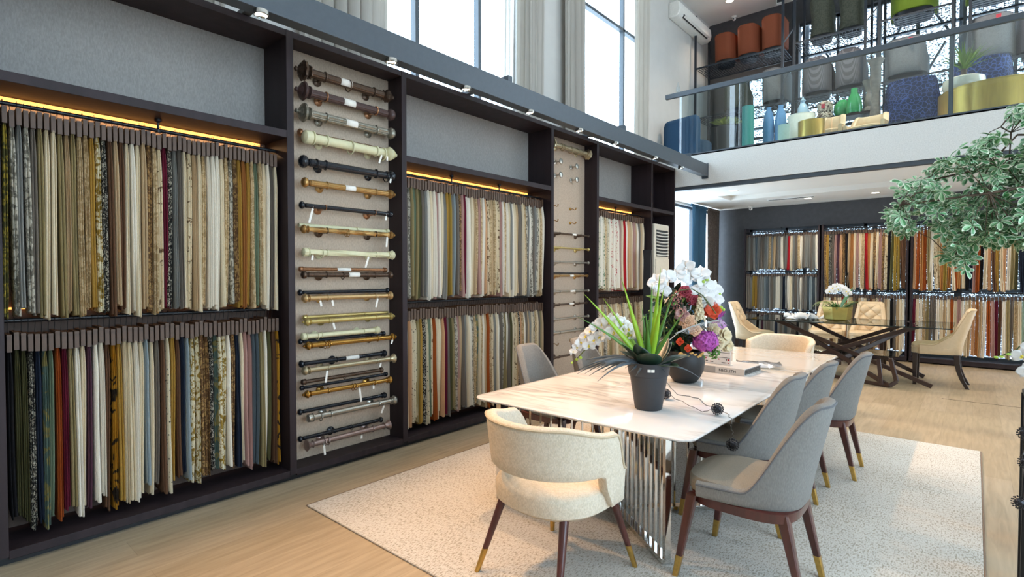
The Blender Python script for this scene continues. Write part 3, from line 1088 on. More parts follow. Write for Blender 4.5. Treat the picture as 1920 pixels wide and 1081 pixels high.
G1 = 'curtain rods in the nearer rod column'
X1 = -4.075
spec = [
    # y0, y1, z, dx, r, mat, fl, fr, label, opts
    (2.13, 3.02, 3.235, 0, .024, 'bronze', 'ornate', 'urn', 'fluted aged bronze curtain rod with large carved finials, topmost in the nearer column', dict(flute=.05, rings=(.5,), sticker=(.40, .52), carved=1)),
    (2.13, 3.05, 3.075, 0, .023, 'darkwood', 'ornate', 'ball', 'dark carved wood curtain rod with copper bracket cups, second from top in nearer column', dict(flute=.05, bmat='copper', sticker=(.42, .54))),
    (2.13, 3.05, 2.905, 0, .023, 'pewter', 'ornate', 'ball', 'fluted pewter curtain rod with a ball finial on its right end, nearer column', dict(flute=.06, sticker=(.44, .56))),
    (2.14, 3.04, 2.755, -.055, .016, 'copper', 'ball', 'urn', 'aged copper curtain rod half hidden behind the fat cream rod', dict(rings=(.7,), brk=())),
    (2.13, 3.04, 2.712, .01, .027, 'cream', 'cap', 'urn', 'fat cream lacquered curtain rod with cream rings, upper part of nearer column', dict(rings=(.5, .86), tags=((.88, .05), (.82, .09)))),
    (2.12, 3.05, 2.515, 0, .023, 'black', 'ball', 'ball', 'thick black curtain rod with large black ball finials, nearer column', dict(tags=((.93, .05),), rings=(.16, .9))),
    (2.14, 3.04, 2.350, 0, .018, 'gold', 'ball', 'urn', 'fluted antique gold curtain rod with a ball finial, under the thick black rod', dict(flute=.05, sticker=(.43, .54))),
    (2.12, 3.03, 2.166, 0, .0155, 'black', 'ball', 'cap', 'slim black curtain rod with copper brackets, nearer column', dict(bmat='copper', tags=((.12, .13), (.9, .05)))),
    (2.14, 3.03, 2.010, -.05, .014, 'cream', None, 'cap', 'slim cream curtain rod behind the twisted rod', dict(brk=(), rings=(.6,))),
    (2.13, 3.03, 1.975, .01, .0165, 'gold', 'egg', 'urn', 'gold and black twisted barley curtain rod, middle of nearer column', dict(twist=1, rings=(.45, .47), tags=((.9, .10),), bmat='bronze')),
    (2.13, 3.04, 1.792, 0, .019, 'cream', 'cap', 'egg', 'cream carved curtain rod wrapped in clear film with a leaf finial', dict(carved=1, twist=.5, tags=((.1, .05), (.68, .11)), rings=(.2,))),
    (2.13, 3.0, 1.655, -.05, .012, 'copper', 'cap', 'cap', 'slim copper curtain rod behind the bronze rod with ball end', dict(brk=(), sticker=(.4, .55))),
    (2.13, 3.02, 1.610, 0, .017, 'bronze', 'ball', 'ball', 'bronze curtain rod with ball finials and a white sticker, middle of nearer column', dict(rings=(.42,), sticker=(.48, .6))),
    (2.13, 3.02, 1.465, -.055, .013, 'black', 'ball', 'ball', 'slim black curtain rod behind the satin gold rod', dict(brk=())),
    (2.14, 3.02, 1.420, 0, .017, 'satin', 'egg', 'egg', 'satin gold curtain rod with openwork finials, nearer column', dict(tags=((.28, .06), (.16, .06), (.8, .09)))),
    (2.16, 3.0, 1.262, -.05, .012, 'pale', 'cap', None, 'pale gold slim curtain rod behind the light gold rod', dict(brk=(), rings=(.7,))),
    (2.15, 3.03, 1.228, 0, .016, 'pale', 'urn', 'urn', 'light gold curtain rod with turned ends, sixth from the bottom of nearer column', dict(tags=((.28, .07),))),
    (2.12, 2.88, 1.112, -.01, .016, 'cream', 'cap', 'egg', 'short cream curtain rod just above the polished brass rod', dict(rings=(.2,))),
    (2.13, 2.98, 1.068, -.055, .012, 'black', 'ball', 'cap', 'slim black curtain rod behind the polished brass rod', dict(brk=())),
    (2.15, 3.04, 1.036, .01, .017, 'brassy', 'urn', 'urn', 'polished antique brass curtain rod with two brass rings', dict(rings=(.2, .23), tags=((.95, .05),))),
    (2.13, 2.98, .885, -.05, .015, 'black', 'ball', 'egg', 'glossy black curtain rod behind the champagne rod', dict(brk=(.4,), sticker=(.5, .65))),
    (2.13, 3.03, .838, .01, .017, 'champ', 'egg', 'trumpet', 'champagne metal curtain rod with a flared trumpet end, nearer column', dict(tags=((.23, .11), (.82, .05)))),
    (2.13, 2.93, .740, -.03, .013, 'bronze', 'cap', 'ball', 'slim dark bronze curtain rod with a ball end, lower part of nearer column', dict(rings=(.5,), brk=())),
    (2.13, 3.0, .690, -.05, .011, 'black', 'cap', 'cap', 'thin black curtain rod between two bronze rods, nearer column', dict(brk=())),
    (2.14, 3.0, .645, .01, .016, 'brassy', 'urn', 'egg', 'antique brass curtain rod with paired rings, third pole from the bottom front', dict(rings=(.52, .55), tags=((.58, .14), (.75, .04)))),
    (2.12, 2.98, .495, -.055, .013, 'black', 'ball', 'egg', 'black curtain rod behind the satin nickel rod', dict(brk=())),
    (2.15, 3.05, .448, .01, .019, 'silver', 'cap', 'egg', 'satin nickel curtain rod with a pointed bud finial, second from bottom', dict(rings=(.15,), tags=((.83, .08),))),
    (2.12, 2.94, .275, -.055, .013, 'black', 'ball', 'ball', 'black curtain rod behind the rosy trumpet rod at the bottom', dict(brk=(.4,), rings=(.6,))),
    (2.15, 2.97, .230, .01, .018, 'rose', 'trumpet', 'trumpet', 'rosy metal curtain rod with trumpet ends, lowest in the nearer column', dict(rings=(.2, .24), tags=((.18, .10), (.62, .04)))),
]
for y0, y1, z, dx, r, mat, fl, fr, lab, op in spec:
    curtain_rod(y0, y1, z, X1 + dx, r, mat, fl, fr, lab, G1, **op)
G2 = 'slim metal rods in the farther rod column'
X2 = -4.11
spec2 = [
    (5.50, 6.40, 3.29, .024, 'champ', 'ornate', 'ornate', 'large champagne metal curtain rod with carved finials, top of farther column', dict(flute=.05, rings=(.3, .5, .65), carved=1)),
    (5.47, 6.40, 2.157, .011, 'bronze', 'cap', 'ball', 'slim bronze rod with a white sticker, highest slim rod of farther column', dict(sticker=(.55, .65))),
    (5.47, 6.40, 1.970, .010, 'pale', 'ball', 'egg', 'slim pale gold rod with round end, second slim rod of farther column', {}),
    (5.47, 6.40, 1.783, .011, 'silver', 'ball', 'ball', 'slim nickel rod with ball ends, third slim rod of farther column', {}),
    (5.47, 6.38, 1.603, .011, 'gold', 'cap', 'cap', 'slim gold double rod, fourth slim rod of farther column', dict(sticker=(.5, .6))),
    (5.47, 6.38, 1.638, .008, 'black', None, None, 'very thin black rod just over the gold rod, farther column', dict(brk=())),
    (5.47, 6.40, 1.395, .011, 'silver', 'cap', 'ball', 'slim nickel rod with a knob end and white sticker, farther column', dict(sticker=(.5, .62))),
    (5.47, 6.36, 1.225, .010, 'bronze', 'cap', 'cap', 'slim bronze rod with short caps and sticker, farther column', dict(sticker=(.5, .62))),
    (5.47, 6.40, 1.037, .011, 'silver', 'cap', 'ball', 'slim nickel rod with round knob, third from bottom of farther column', {}),
    (5.47, 6.40, .860, .014, 'silver', 'egg', 'ball', 'thicker nickel rod with ball end, second from bottom of farther column', {}),
    (5.47, 6.05, .539, .011, 'bronze', 'cap', None, 'short bronze rod, lowest in the farther column', dict(brk=(.4,), sticker=(.8, .98))),
]
for y0, y1, z, r, mat, fl, fr, lab, op in spec2:
    curtain_rod(y0, y1, z, X2, r, mat, fl, fr, lab, G2, **op)
# wall hooks of the farther column
hooks = [(5.72, 3.095, 'h'), (6.09, 3.085, 'h'), (5.72, 2.92, 'h'), (6.09, 2.905, 'h'), (5.66, 2.52, 's'), (6.07, 2.512, 's'), (5.66, 2.327, 's'), (6.07, 2.323, 's'), (5.67, .71, 's'), (6.08, .715, 's')]
nm = ['upper left of the four round ones', 'upper right of the four round ones', 'lower left of the four round ones', 'lower right of the four round ones',
      'upper left of the four small ones', 'upper right of the four small ones', 'lower left of the four small ones', 'lower right of the four small ones', 'left one near the bottom', 'right one near the bottom']
for (y, z, kd), q in zip(hooks, nm):
    t = thing('curtain_hook', 'metal curtain holdback on the farther rod column, ' + q, 'curtain hook', (-4.205, y, z), 0, 'metal holdbacks on the farther rod column')
    big = kd == 'h'
    m = RM['silver' if big else 'brassy']
    rr = 0.03 if big else 0.02
    obj('wall_plate', MB().loft([[(h, q_ * cos(2 * pi * j / 16), q_ * sin(2 * pi * j / 16)) for j in range(16)] for q_, h in ((.001, .001), (rr, .001), (rr, .006), (rr * .5, .012), (.001, .014))]), m, t)
    if big:
        obj('stem', MB().tube([(0.01, 0, 0), (0.09, 0, 0)], 0.007, 10), m, t)
        obj('knob', MB().loft([[(h, q_ * cos(2 * pi * j / 18), q_ * sin(2 * pi * j / 18)) for j in range(18)] for q_, h in ((.001, .088), (.034, .09), (.040, .097), (.034, .108), (.015, .114), (.001, .115))]), m, t)
    else:
        obj('stem', MB().tube([(0.01, 0, 0), (0.05, 0, -0.002), (0.075, 0, -0.018), (0.095, 0, -0.012), (0.10, 0, 0.012)], [.006, .006, .005, .006, .009], 10), m, t)

# ================================================================== tall curtains at the high windows


def curtain(name, label, y0, y1, z0, z1, x, mat, amp=0.04, nf=7, cat='curtain', group=None, seed=1):
    rn = random.Random(seed)
    ph = [rn.uniform(0, 6) for _ in range(3)]
    w = y1 - y0

    def fn(u, v):
        a = u * nf * 2 * pi
        am = amp * (0.8 + 0.35 * sin(ph[0] + 5 * u))
        return (x + am * sin(a + 0.5 * sin(ph[1] + 4 * u)) + 0.01 * sin(9 * u + 3 * v), y0 + w * u + 0.012 * sin(2 * a) + 0.02 * sin(ph[2] + 3 * v) * v, z1 + (z0 - z1) * v)
    t = thing(name, label, cat, (0, 0, 0), 0, group)
    o = obj('cloth', MB().grid(fn, nf * 10, 8), mat, t)
    sd = o.modifiers.new('s', 'SOLIDIFY')
    sd.thickness = 0.004
    obj('heading_tape', MB().box(x - 0.012, x + 0.012, y0, y1, z1 - 0.002, z1 + 0.05), mat, t)
    return t


def sheer(name, c, tl):
    m, nt, b = newmat(name)
    b.inputs['Base Color'].default_value = srgb(c)
    b.inputs['Roughness'].default_value = 0.9
    n = ND(nt, 'TexNoise')
    n.inputs['Scale'].default_value = 120
    nt.links.new(texco(nt, (1, 1, 0.05)), n.inputs['Vector'])
    nt.links.new(ramp(nt, n.outputs['Fac'], [(0.3, tuple(x * 0.9 for x in srgb(c)[:3]) + (1,)), (0.7, srgb(c))]), b.inputs['Base Color'])
    t_ = ND(nt, 'BsdfTranslucent')
    t_.inputs[0].default_value = srgb(c)
    mx = ND(nt, 'MixShader')
    mx.inputs[0].default_value = tl
    out = [x for x in nt.nodes if x.type == 'OUTPUT_MATERIAL'][0]
    nt.links.new(b.outputs[0], mx.inputs[1])
    nt.links.new(t_.outputs[0], mx.inputs[2])
    nt.links.new(mx.outputs[0], out.inputs[0])
    return m


M['drape'] = sheer('pale_linen_drape', 'cfc9c0', 0.35)
M['sheer'] = sheer('white_sheer', 'e8e6e2', 0.6)
XC = -4.49
gC = 'pale linen drapes beside the high windows'
curtain('drape', 'pale pleated drape left of the first tall window, nearest the camera', 2.35, 3.28, 3.0, 7.0, XC, M['drape'], nf=7, group=gC, seed=2)
curtain('drape', 'pale drape seen under the steel bar above the nearest cabinet', 1.0, 1.75, 3.0, 7.0, XC, M['drape'], nf=6, group=gC, seed=9)
curtain('drape', 'pale pleated drape right of the first tall window', 5.28, 5.86, 3.0, 7.0, XC, M['drape'], nf=5, group=gC, seed=3)
curtain('sheer_curtain', 'thin white sheer at the right edge of the first tall window', 5.02, 5.25, 3.0, 7.0, XC, M['sheer'], 0.025, 3, seed=4)
curtain('drape', 'pale pleated drape left of the second tall window', 6.35, 6.86, 3.0, 7.0, XC, M['drape'], nf=5, group=gC, seed=5)
curtain('drape', 'pale pleated drape right of the second tall window by the mezzanine', 8.42, 8.98, 3.0, 7.0, XC, M['drape'], nf=5, group=gC, seed=6)
M['blue_cloth'] = fabric('blue_curtain_cloth', '3d6079')
M['brown_cloth'] = fabric('brown_curtain_cloth', '5c5049', '6a5e56', 'damask', 0.8, 20)
curtain('curtain', 'deep blue full length curtain beside the bright window under the mezzanine', 10.85, 11.72, 0.02, 3.05, -4.47, M['blue_cloth'], 0.05, 3, seed=7)
curtain('curtain', 'dark brown textured curtain between the blue curtain and the far wall', 11.75, 12.45, 0.02, 3.05, -4.47, M['brown_cloth'], 0.03, 3, seed=8)
# slim black stand in front of the aircon bay
t = thing('display_column', 'slim tall black square column standing before the air conditioner', 'display column', (-3.83, 7.62, 0), 0.4)
obj('foot_plate', MB().box(-0.15, 0.15, -0.15, 0.15, 0, 0.03), M['black'], t, 0.004)
obj('shaft', MB().loft([[(sx * a, sy * a, z) for sx, sy in ((-1, -1), (1, -1), (1, 1), (-1, 1))] for z, a in ((0.03, .06), (1.85, .055), (1.98, .062), (2.0, .06))]), M['black'], t, 0.003, False)
# ================================================================== rug and dining set
t = thing('rug', 'large pale woven rug flecked with grey under the marble dining table', 'rug', (-1.71, 4.135, 0))
o = obj('pile', MB().box(-1.77, 1.77, -2.285, 2.285, 0.001, 0.013), M['rug'], t, 0.004)
M['bind'] = plain('rug_binding', '7a6654', 0.9)
for x in (1.775, -1.775):
    obj('edge_binding', MB().tube([(x, -2.285, 0.007), (x, 2.285, 0.007)], 0.006, 6), M['bind'], t)

TX0, TX1, TY0, TY1 = -2.68, -1.09, 2.655, 6.62


def rrect(x0, x1, y0, y1, r, n=8):
    pts = []
    for cx, cy_, a0 in ((x1 - r, y1 - r, 0), (x0 + r, y1 - r, 90), (x0 + r, y0 + r, 180), (x1 - r, y0 + r, 270)):
        for k in range(n + 1):
            a = R(a0 + 90 * k / n)
            pts.append((cx + r * cos(a), cy_ + r * sin(a)))
    return pts


t = thing('dining_table', 'long white marble dining table on polished steel rods', 'table', ((TX0 + TX1) / 2, (TY0 + TY1) / 2, 0))
hx, hy = (TX1 - TX0) / 2, (TY1 - TY0) / 2
pp = rrect(-hx, hx, -hy, hy, 0.09)
sc2 = lambda k: [(x * (1 - k / hx), y * (1 - k / hy)) for x, y in pp]
rings = [[(x, y, z) for x, y in sc2(k)] for z, k in ((0.733, 0.012), (0.736, 0.004), (0.744, 0.0), (0.748, 0.002), (0.75, 0.006))]
obj('table_top', MB().loft(rings), M['marble'], t)
obj('under_frame', MB().box(-hx + .10, hx - .10, -hy + .06, -hy + .10, .715, .733).box(-hx + .10, hx - .10, hy - .10, hy - .06, .715, .733)
    .box(-hx + .10, -hx + .14, -hy + .06, hy - .06, .715, .733).box(hx - .14, hx - .10, -hy + .06, hy - .06, .715, .733), M['chrome'], t)


def rodrow(p, q, n, zt=0.733):
    p, q = Vector(p), Vector(q)
    d = (q - p).normalized()
    ang = math.atan2(d.y, d.x)
    for i in range(n):
        c = p.lerp(q, i / (n - 1))
        mb = MB()
        mb.T = Matrix.Translation((c.x, c.y, 0)) @ Matrix.Rotation(ang, 4, 'Z')
        wd = 0.030 if i == 0 else 0.013
        hw = 0.018 if i == 0 else 0.008
        mb.box(-wd / 2, wd / 2, -hw, hw, 0.045, zt - 0.015 if i else zt - 0.001)
        obj('steel_rod', mb, M['chrome'], t, 0.001, False)
    obj('base_plate', MB().bar((p.x, p.y, 0.032), (q.x, q.y, 0.032), 0.06, 0.03), M['chrome'], t, 0.002)


c0 = (TX0 + TX1) / 2
cyy = (TY0 + TY1) / 2
for s in (-1, 1):
    ey = s * (hy - 0.10)
    iy = s * (hy - 1.05)
    rodrow((hx - 0.17, ey), (0.0, (ey + iy) / 2), 13)
    rodrow((-hx + 0.17, ey), (-0.10, (ey + iy) / 2 - s * 0.05), 11)
    rodrow((hx - 0.17, iy), (0.10, (ey + iy) / 2 + s * 0.05), 9)

# ---- upholstered shells
M['linen'] = fabric('grey_linen', '817f7b', rough=0.9, weave=190)
M['piping'] = fabric('dark_grey_piping', '66676a')
M['linen_seat'] = fabric('grey_beige_linen_seat', '8b8478', rough=0.9, weave=260)
M['boucle'] = fabric('oatmeal_weave', 'd6cab6', 'cfc2ac', 'damask', 0.9, 40, 260)
M['boucle_pipe'] = fabric('oatmeal_piping', 'c3b296')
M['leather'] = plain('cream_leather', 'd9bf9a', 0.42, 0, 0.04, 30, 0.05)
M['button'] = plain('leather_button', 'bfa27c', 0.4)


def sstep(a, b, x):
    x = max(0, min(1, (x - a) / (b - a)))
    return x * x * (3 - 2 * x)


def shell(path, zlo, zhi, th, lean, ref, n=56):
    """upholstered wall following a plan path; path(u)->(x,y,inward normal) ; lean(u,z)->(dx,dy)"""
    rings, edge = [], []
    for i in range(n + 1):
        u = i / n
        (x, y), (nx, ny) = path(u)
        lo, hi = zlo(u), zhi(u)
        k = th * (1 if 0.03 < u < 0.97 else 0.75)
        ring = []
        H_ = hi - lo
        sec = [(0, lo + .012), (0, lo + H_ * .25), (0, lo + H_ * .5), (0, lo + H_ * .75), (0, hi - .012), (.12, hi - .003), (.5, hi + .004), (.88, hi - .004),
               (1, hi - .016), (1.06, lo + H_ * .7), (1.08, lo + H_ * .4), (1, lo + .02), (.85, lo), (.15, lo)]
        for q, z in sec:
            dx, dy = lean(u, z)
            ring.append((x + nx * k * q + dx, y + ny * k * q + dy, z))
        rings.append(ring)
        edge.append(ring[4])
    return MB().loft(rings), edge


def upath(w, yf, yb, ex=0.62):
    """U in plan from the front right corner round the back to the front left, with inward normals"""
    def pt(u):
        a = pi * u
        c, s = cos(a), sin(a)
        return (w * (1 if c >= 0 else -1) * abs(c) ** ex, yf - (yf - yb) * abs(s) ** 0.8)

    def f(u):
        x0, y0 = pt(max(0, u - .01))
        x1, y1 = pt(min(1, u + .01))
        tx, ty = x1 - x0, y1 - y0
        l = math.hypot(tx, ty) or 1
        return pt(u), (ty / l, -tx / l)
    return f


def slab(w, yf, yb, levels, ex=3.2, n=40):
    """rounded seat cushion; levels=(z, inset)"""
    cy0, hy0 = (yf + yb) / 2, (yf - yb) / 2
    rings = []
    for z, k in levels:
        ring = []
        for j in range(n):
            a = 2 * pi * j / n
            c, s = cos(a), sin(a)
            d = (abs(c) ** ex + abs(s) ** ex) ** (-1 / ex)
            ring.append(((w - k) * c * d, cy0 + (hy0 - k) * s * d, z))
        rings.append(ring)
    return MB().loft(rings)


def leg_mesh(top, foot, a, b, z0, tip=0.11, section='sq'):
    """tapered leg with a brass ferrule; returns (leg, tip)"""
    top, foot = Vector(top), Vector(foot)

    def ring(t, k):
        p = top.lerp(foot, t)
        r = (a + (b - a) * t) / 2 * k
        if section == 'sq':
            q = 0.72
            return [(p.x + r * x, p.y + r * y, p.z) for x, y in ((-1, -q), (-q, -1), (q, -1), (1, -q), (1, q), (q, 1), (-q, 1), (-1, q))]
        return [(p.x + r * cos(2 * pi * j / 12), p.y + r * sin(2 * pi * j / 12), p.z) for j in range(12)]
    tt = 1 - tip / (top.z - foot.z)
    return MB().loft([ring(0, 1), ring(tt * .5, 1), ring(tt, 1)]), MB().loft([ring(tt, 1.06), ring(1, 1.06)])


def grey_chair(label, group):
    t = thing('dining_chair', label, 'chair', (0, 0, 0), 0, group)
    pa = upath(0.285, 0.19, -0.27)

    def lo(u):
        return 0.45

    def hi(u):
        s = abs(sin(pi * u))
        return 0.525 + 0.435 * sstep(0.40, 0.96, s) + 0.015 * s

    def lean(u, z):
        k = max(0, (z - 0.50) / 0.48)
        s = abs(sin(pi * u))
        (x, y), _ = pa(u)
        return (-x * 0.20 * k * k * (1 if s > .3 else s / .3), -0.115 * k * s)
    sh, edge = shell(pa, lo, hi, 0.055, lean, None)
    bk = obj('backrest', sh, M['linen'], t)
    obj('piping', MB().tube(edge, 0.0052, 6), M['piping'], t)
    obj('seat', slab(0.262, 0.29, -0.225, [(.450, .02), (.455, .004), (.47, 0), (.515, 0), (.532, .008), (.542, .03), (.549, .08), (.553, .17)]), M['linen_seat'], t)
    obj('seat_frame', slab(0.272, 0.275, -0.262, [(.398, .012), (.40, .006), (.447, 0), (.451, .006)], 3.4), M['walnut'], t)
    for s in (-1, 1):
        for top, foot in (((s * .235, .225, .44), (s * .285, .295, 0)), ((s * .185, -.20, .44), (s * .20, -.30, 0))):
            a, b = leg_mesh(top, foot, .055, .026, 0)
            l = obj('leg', a, M['walnut'], t)
            obj('brass_tip', b, M['brass'], l)
    return t


gr = 'grey upholstered chairs along the marble table'
c = grey_chair('grey upholstered dining chair nearest the camera on the right side of the marble table', gr)
c.location = (-0.885, 2.975, 0.013)
c.rotation_euler = (0, 0, pi / 2)
for x, y, a, lab in ((-1.165, 3.69, 90, 'grey upholstered dining chair, second from the camera on the right side of the marble table'),
                     (-1.11, 4.37, 90, 'grey upholstered dining chair, third from the camera on the right side of the marble table'),
                     (-0.985, 5.05, 91, 'grey upholstered dining chair pulled out farthest back on the right side of the marble table'),
                     (-2.70, 3.70, -90, 'grey upholstered dining chair on the cabinet side, nearer the camera'),
                     (-2.62, 4.42, -90, 'grey upholstered dining chair on the cabinet side, behind the hanging orchid spray')):
    dup(c, (x, y, 0.013), R(a), lab)


def tub_chair(label, group):
    t = thing('tub_chair', label, 'chair', (0, 0, 0), 0, group)
    A = R(116)

    def pa(u):
        a = -A + 2 * A * u          # 0 = back
        rx, ry = 0.335, 0.335
        x, y = rx * sin(a), -ry * cos(a)
        if abs(a) > pi / 2:
            k = (abs(a) - pi / 2) / (A - pi / 2)
            x = math.copysign(rx * (1 - 0.05 * k), a)
            y = 0.02 + 0.13 * k
        l = math.hypot(x, y)
        n = (-x / l, -y / l) if abs(a) <= pi / 2 else (-math.copysign(1, a), 0)
        return (x, y), n

    def lo(u):
        k = abs(2 * u - 1)
        return 0.600 - 0.180 * sstep(0.70, 0.80, k)

    def hi(u):
        k = abs(2 * u - 1)
        return 0.865 - 0.05 * sstep(0.35, 0.75, k) - 0.21 * sstep(0.74, 1.0, k) ** 1.4

    def lean(u, z):
        (x, y), _ = pa(u)
        q = (z - 0.55) * 0.30 if z > 0.55 else (z - .55) * .15
        return (x * q, min(0, y) * q * 1.2)
    sh, edge = shell(pa, lo, hi, 0.058, lean, None, 64)
    obj('backrest', sh, M['boucle'], t)
    obj('piping', MB().tube(edge, 0.007, 6), M['boucle_pipe'], t)
    obj('seat', slab(0.300, 0.30, -0.295, [(.385, .05), (.388, .03), (.41, .004), (.44, 0), (.485, 0), (.505, .008), (.52, .035), (.53, .09), (.535, .18)], 2.5, 48), M['boucle'], t)
    for s in (-1, 1):
        for top, foot in (((s * .20, .20, .41), (s * .285, .30, 0)), ((s * .20, -.18, .41), (s * .27, -.315, 0))):
            a, b = leg_mesh(top, foot, .048, .026, 0, .12, 'rd')
            l = obj('leg', a, M['walnut'], t)
            obj('brass_tip', b, M['brass'], l)
    return t


c = tub_chair('oatmeal tub chair with a floating curved back at the camera end of the marble table', 'oatmeal tub chairs at the table ends')
c.location = (-1.70, 2.335, 0.013)
c.rotation_euler = (0, 0, R(-4))
c.scale = (1.04, 1.04, 1.0)
dup(c, (-1.78, 7.0, 0.0), R(178), 'oatmeal tub chair at the far end of the marble table, only its back top showing')

# ================================================================== tufted chairs and the glass table


def tufted_chair(label, group):
    t = thing('tufted_chair', label, 'chair', (0, 0, 0), 0, group)
    pa = upath(0.285, 0.20, -0.28, 0.45)

    def hi(u):
        s = abs(sin(pi * u))
        return 0.61 + 0.14 * sstep(0.2, .7, s) + 0.375 * sstep(0.62, 0.90, s)

    def lean(u, z):
        k = max(0, (z - 0.58) / 0.54)
        s = abs(sin(pi * u))
        (x, y), _ = pa(u)
        return (-x * 0.08 * k * k, -0.15 * k * s)
    sh, edge = shell(pa, lambda u: .465, hi, 0.06, lean, None)
    obj('backrest', sh, M['leather'], t)
    obj('piping', MB().tube(edge, 0.005, 6), M['button'], t)
    obj('seat', slab(0.268, 0.31, -0.22, [(.465, .01), (.47, 0), (.545, 0), (.55, -.004), (.555, 0), (.588, 0), (.603, .012), (.612, .05), (.616, .14)], 4), M['leather'], t)
    # deep buttoned inner back
    bt = []

    def fn(u, v):
        x = (u - .5) * .44
        z = .615 + v * .475
        k = (z - .58) / .54
        dd = abs(sin(pi * (u * 2 + v * 2.5))) * abs(sin(pi * (u * 2 - v * 2.5)))
        ed = min(u, 1 - u, (1 - v) * .8, 1) * 10
        puff = 0.046 * (dd ** 0.5) * min(1, ed) + 0.012 * min(1, ed)
        y = -0.214 - 0.15 * k + puff + 0.03 * (abs(2 * u - 1) ** 3)
        return (x * (1 - .06 * k), y, z)
    obj('tufted_panel', MB().grid(fn, 48, 48), M['leather'], t)
    mb = MB()
    for i in range(-4, 9):
        for j in range(0, 11):
            u2, v2 = i / 4, j / 5
            if (i + j) % 2 == 0 and 0.08 < u2 < .92 and 0.05 < v2 < .95:
                p = fn(u2, v2)
                mb.ball((p[0], p[1] + .004, p[2]), 0.010, 8, (1, .6, 1))
    obj('button', mb, M['button'], t)
    lg = plain('dark_brown_leg', '2c201c', 0.35) if 'dleg' not in M else M['dleg']
    M['dleg'] = lg
    for s in (-1, 1):
        obj('leg', MB().loft([[(s * .235 + a * sx, .255 + a * sy, z) for sx, sy in ((-1, -1), (1, -1), (1, 1), (-1, 1))] for z, a in ((.47, .030), (.2, .025), (0, .021))]), lg, t, .003, False)
        obj('leg', MB().loft([[(s * .22 + a * sx, y + a * sy, z) for sx, sy in ((-1, -1), (1, -1), (1, 1), (-1, 1))] for z, y, a in ((.47, -.22, .034), (.36, -.225, .032), (.24, -.245, .029), (.12, -.285, .026), (0, -.345, .023))]), lg, t, .003, False)
    return t


gt_ = 'cream tufted chairs round the glass table'
c = tufted_chair('cream button-tufted chair behind the glass table, right of the gold planter', gt_)
c.location = (-1.44, 11.42, 0)
c.rotation_euler = (0, 0, pi)
dup(c, (-2.06, 11.42, 0), pi, 'cream button-tufted chair behind the glass table, half hidden by the gold planter')
dup(c, (-0.40, 10.10, 0), pi / 2, 'cream leather chair seen side-on at the right end of the glass table')
dup(c, (-3.02, 10.2, 0), -pi / 2, 'cream leather chair at the left end of the glass table, behind the flowers')

t = thing('glass_table', 'rectangular glass table on crossed dark wooden beams', 'table', (-1.56, 10.03, 0))
gx, gy = 1.34, 0.66
obj('table_top', MB().box(-gx, gx, -gy, gy, .868, .882), M['table_glass'], t, .002, False)
e = MB()
for s in (-1, 1):
    e.box(-gx, gx, s * gy - .002, s * gy + .002, .867, .883).box(s * gx - .002, s * gx + .002, -gy, gy, .867, .883)
obj('glass_edge', e, plain('dark_glass_edge', '28312f', 0.15), t, smooth=False)
obj('lower_shelf', MB().box(-.75, .72, -.36, .36, .395, .405), M['table_glass'], t, .002, False)
M['beam'] = plain('dark_stained_beam', '35231f', 0.3, 0, .2, 20, coat=.3)
for a, b in (((-.95, -.36, .866), (1.12, -.38, .025)), ((-.72, .34, .866), (.98, .50, .025)), ((.95, -.30, .866), (-1.12, -.42, .025)), ((.80, .36, .866), (-1.12, .45, .025)),
             ((-.93, -.10, .866), (.64, -.72, .03)), ((.90, .05, .866), (-.45, -.62, .03))):
    obj('beam', MB().bar(a, b, .045, .06), M['beam'], t, .004, False)
obj('cross_joint', MB().box(-.12, .12, -.14, .14, .42, .47), M['beam'], t, .01)
q = [(.52, -.70, .40), (.60, -.72, .40), (.70, -.72, .03), (.60, -.72, .03)]
lp = MB().bar(q[0], (.56, -.72, .03), .05, .05).bar((.66, -.70, .42), (.74, -.72, .10), .05, .05).bar((.74, -.72, .10), (.66, -.74, .03), .05, .05).bar((-.3, -.3, .03), (.66, -.74, .03), .04, .05)
obj('beam', lp, M['beam'], t, .004, False)

t = thing('white_cloth', 'crumpled white cloth heap lying on the left of the glass table', 'cloth', (-2.14, 9.85, .8825))
rn = random.Random(4)
mb = MB()
for k in range(9):
    ax, ay, h = rn.uniform(-.22, .22), rn.uniform(-.1, .1), rn.uniform(.03, .09)
    an = rn.uniform(-.6, .6)
    mb.T = Matrix.Translation((ax, ay, .004 * k)) @ Matrix.Rotation(an, 4, 'Z')
    ph = rn.uniform(0, 6)
    mb.grid(lambda u, v: ((u - .5) * .22, (v - .5) * .15, .012 + h * abs(sin(3.1 * u + ph)) * (1 - abs(2 * v - 1) ** 2)), 10, 8)
M['wcloth'] = fabric('white_cotton', 'e8e6e3')
o = obj('folds', mb, M['wcloth'], t)
sd = o.modifiers.new('s', 'SOLIDIFY')
sd.thickness = .003

# ================================================================== plants and flowers
def two_tone(name, a, b_, scale=8, rough=.5, axis=(1, 1, 1)):
    return plain(name, a, rough, 0, .15, scale)


M['leaf_bright'] = plain('bright_green_blade', '8fb52c', .4, 0, .2, 6)
M['leaf_mid'] = plain('mid_green_blade', '4f7a2a', .45, 0, .2, 8)
M['leaf_dark'] = plain('dark_green_leaf', '24382a', .35, 0, .25, 8)
M['leaf_blue'] = plain('blue_grey_leaf', '4d565c', .5, 0, .35, 10)
M['stem'] = plain('green_stem', '4c5a2a', .5)
M['white_petal'] = plain('white_petal', 'f4f3f2', .6, 0, .02, 10)
M['yellow'] = plain('yellow_centre', 'd9c64a', .6)
M['bud'] = plain('green_bud', 'a9c94e', .5)
M['plastic_pot'] = plain('charcoal_plastic', '34363a', .5, 0, .05, 20)
M['black_vase'] = plain('black_stoneware', '1d1f21', .55, 0, .1, 30, .1)


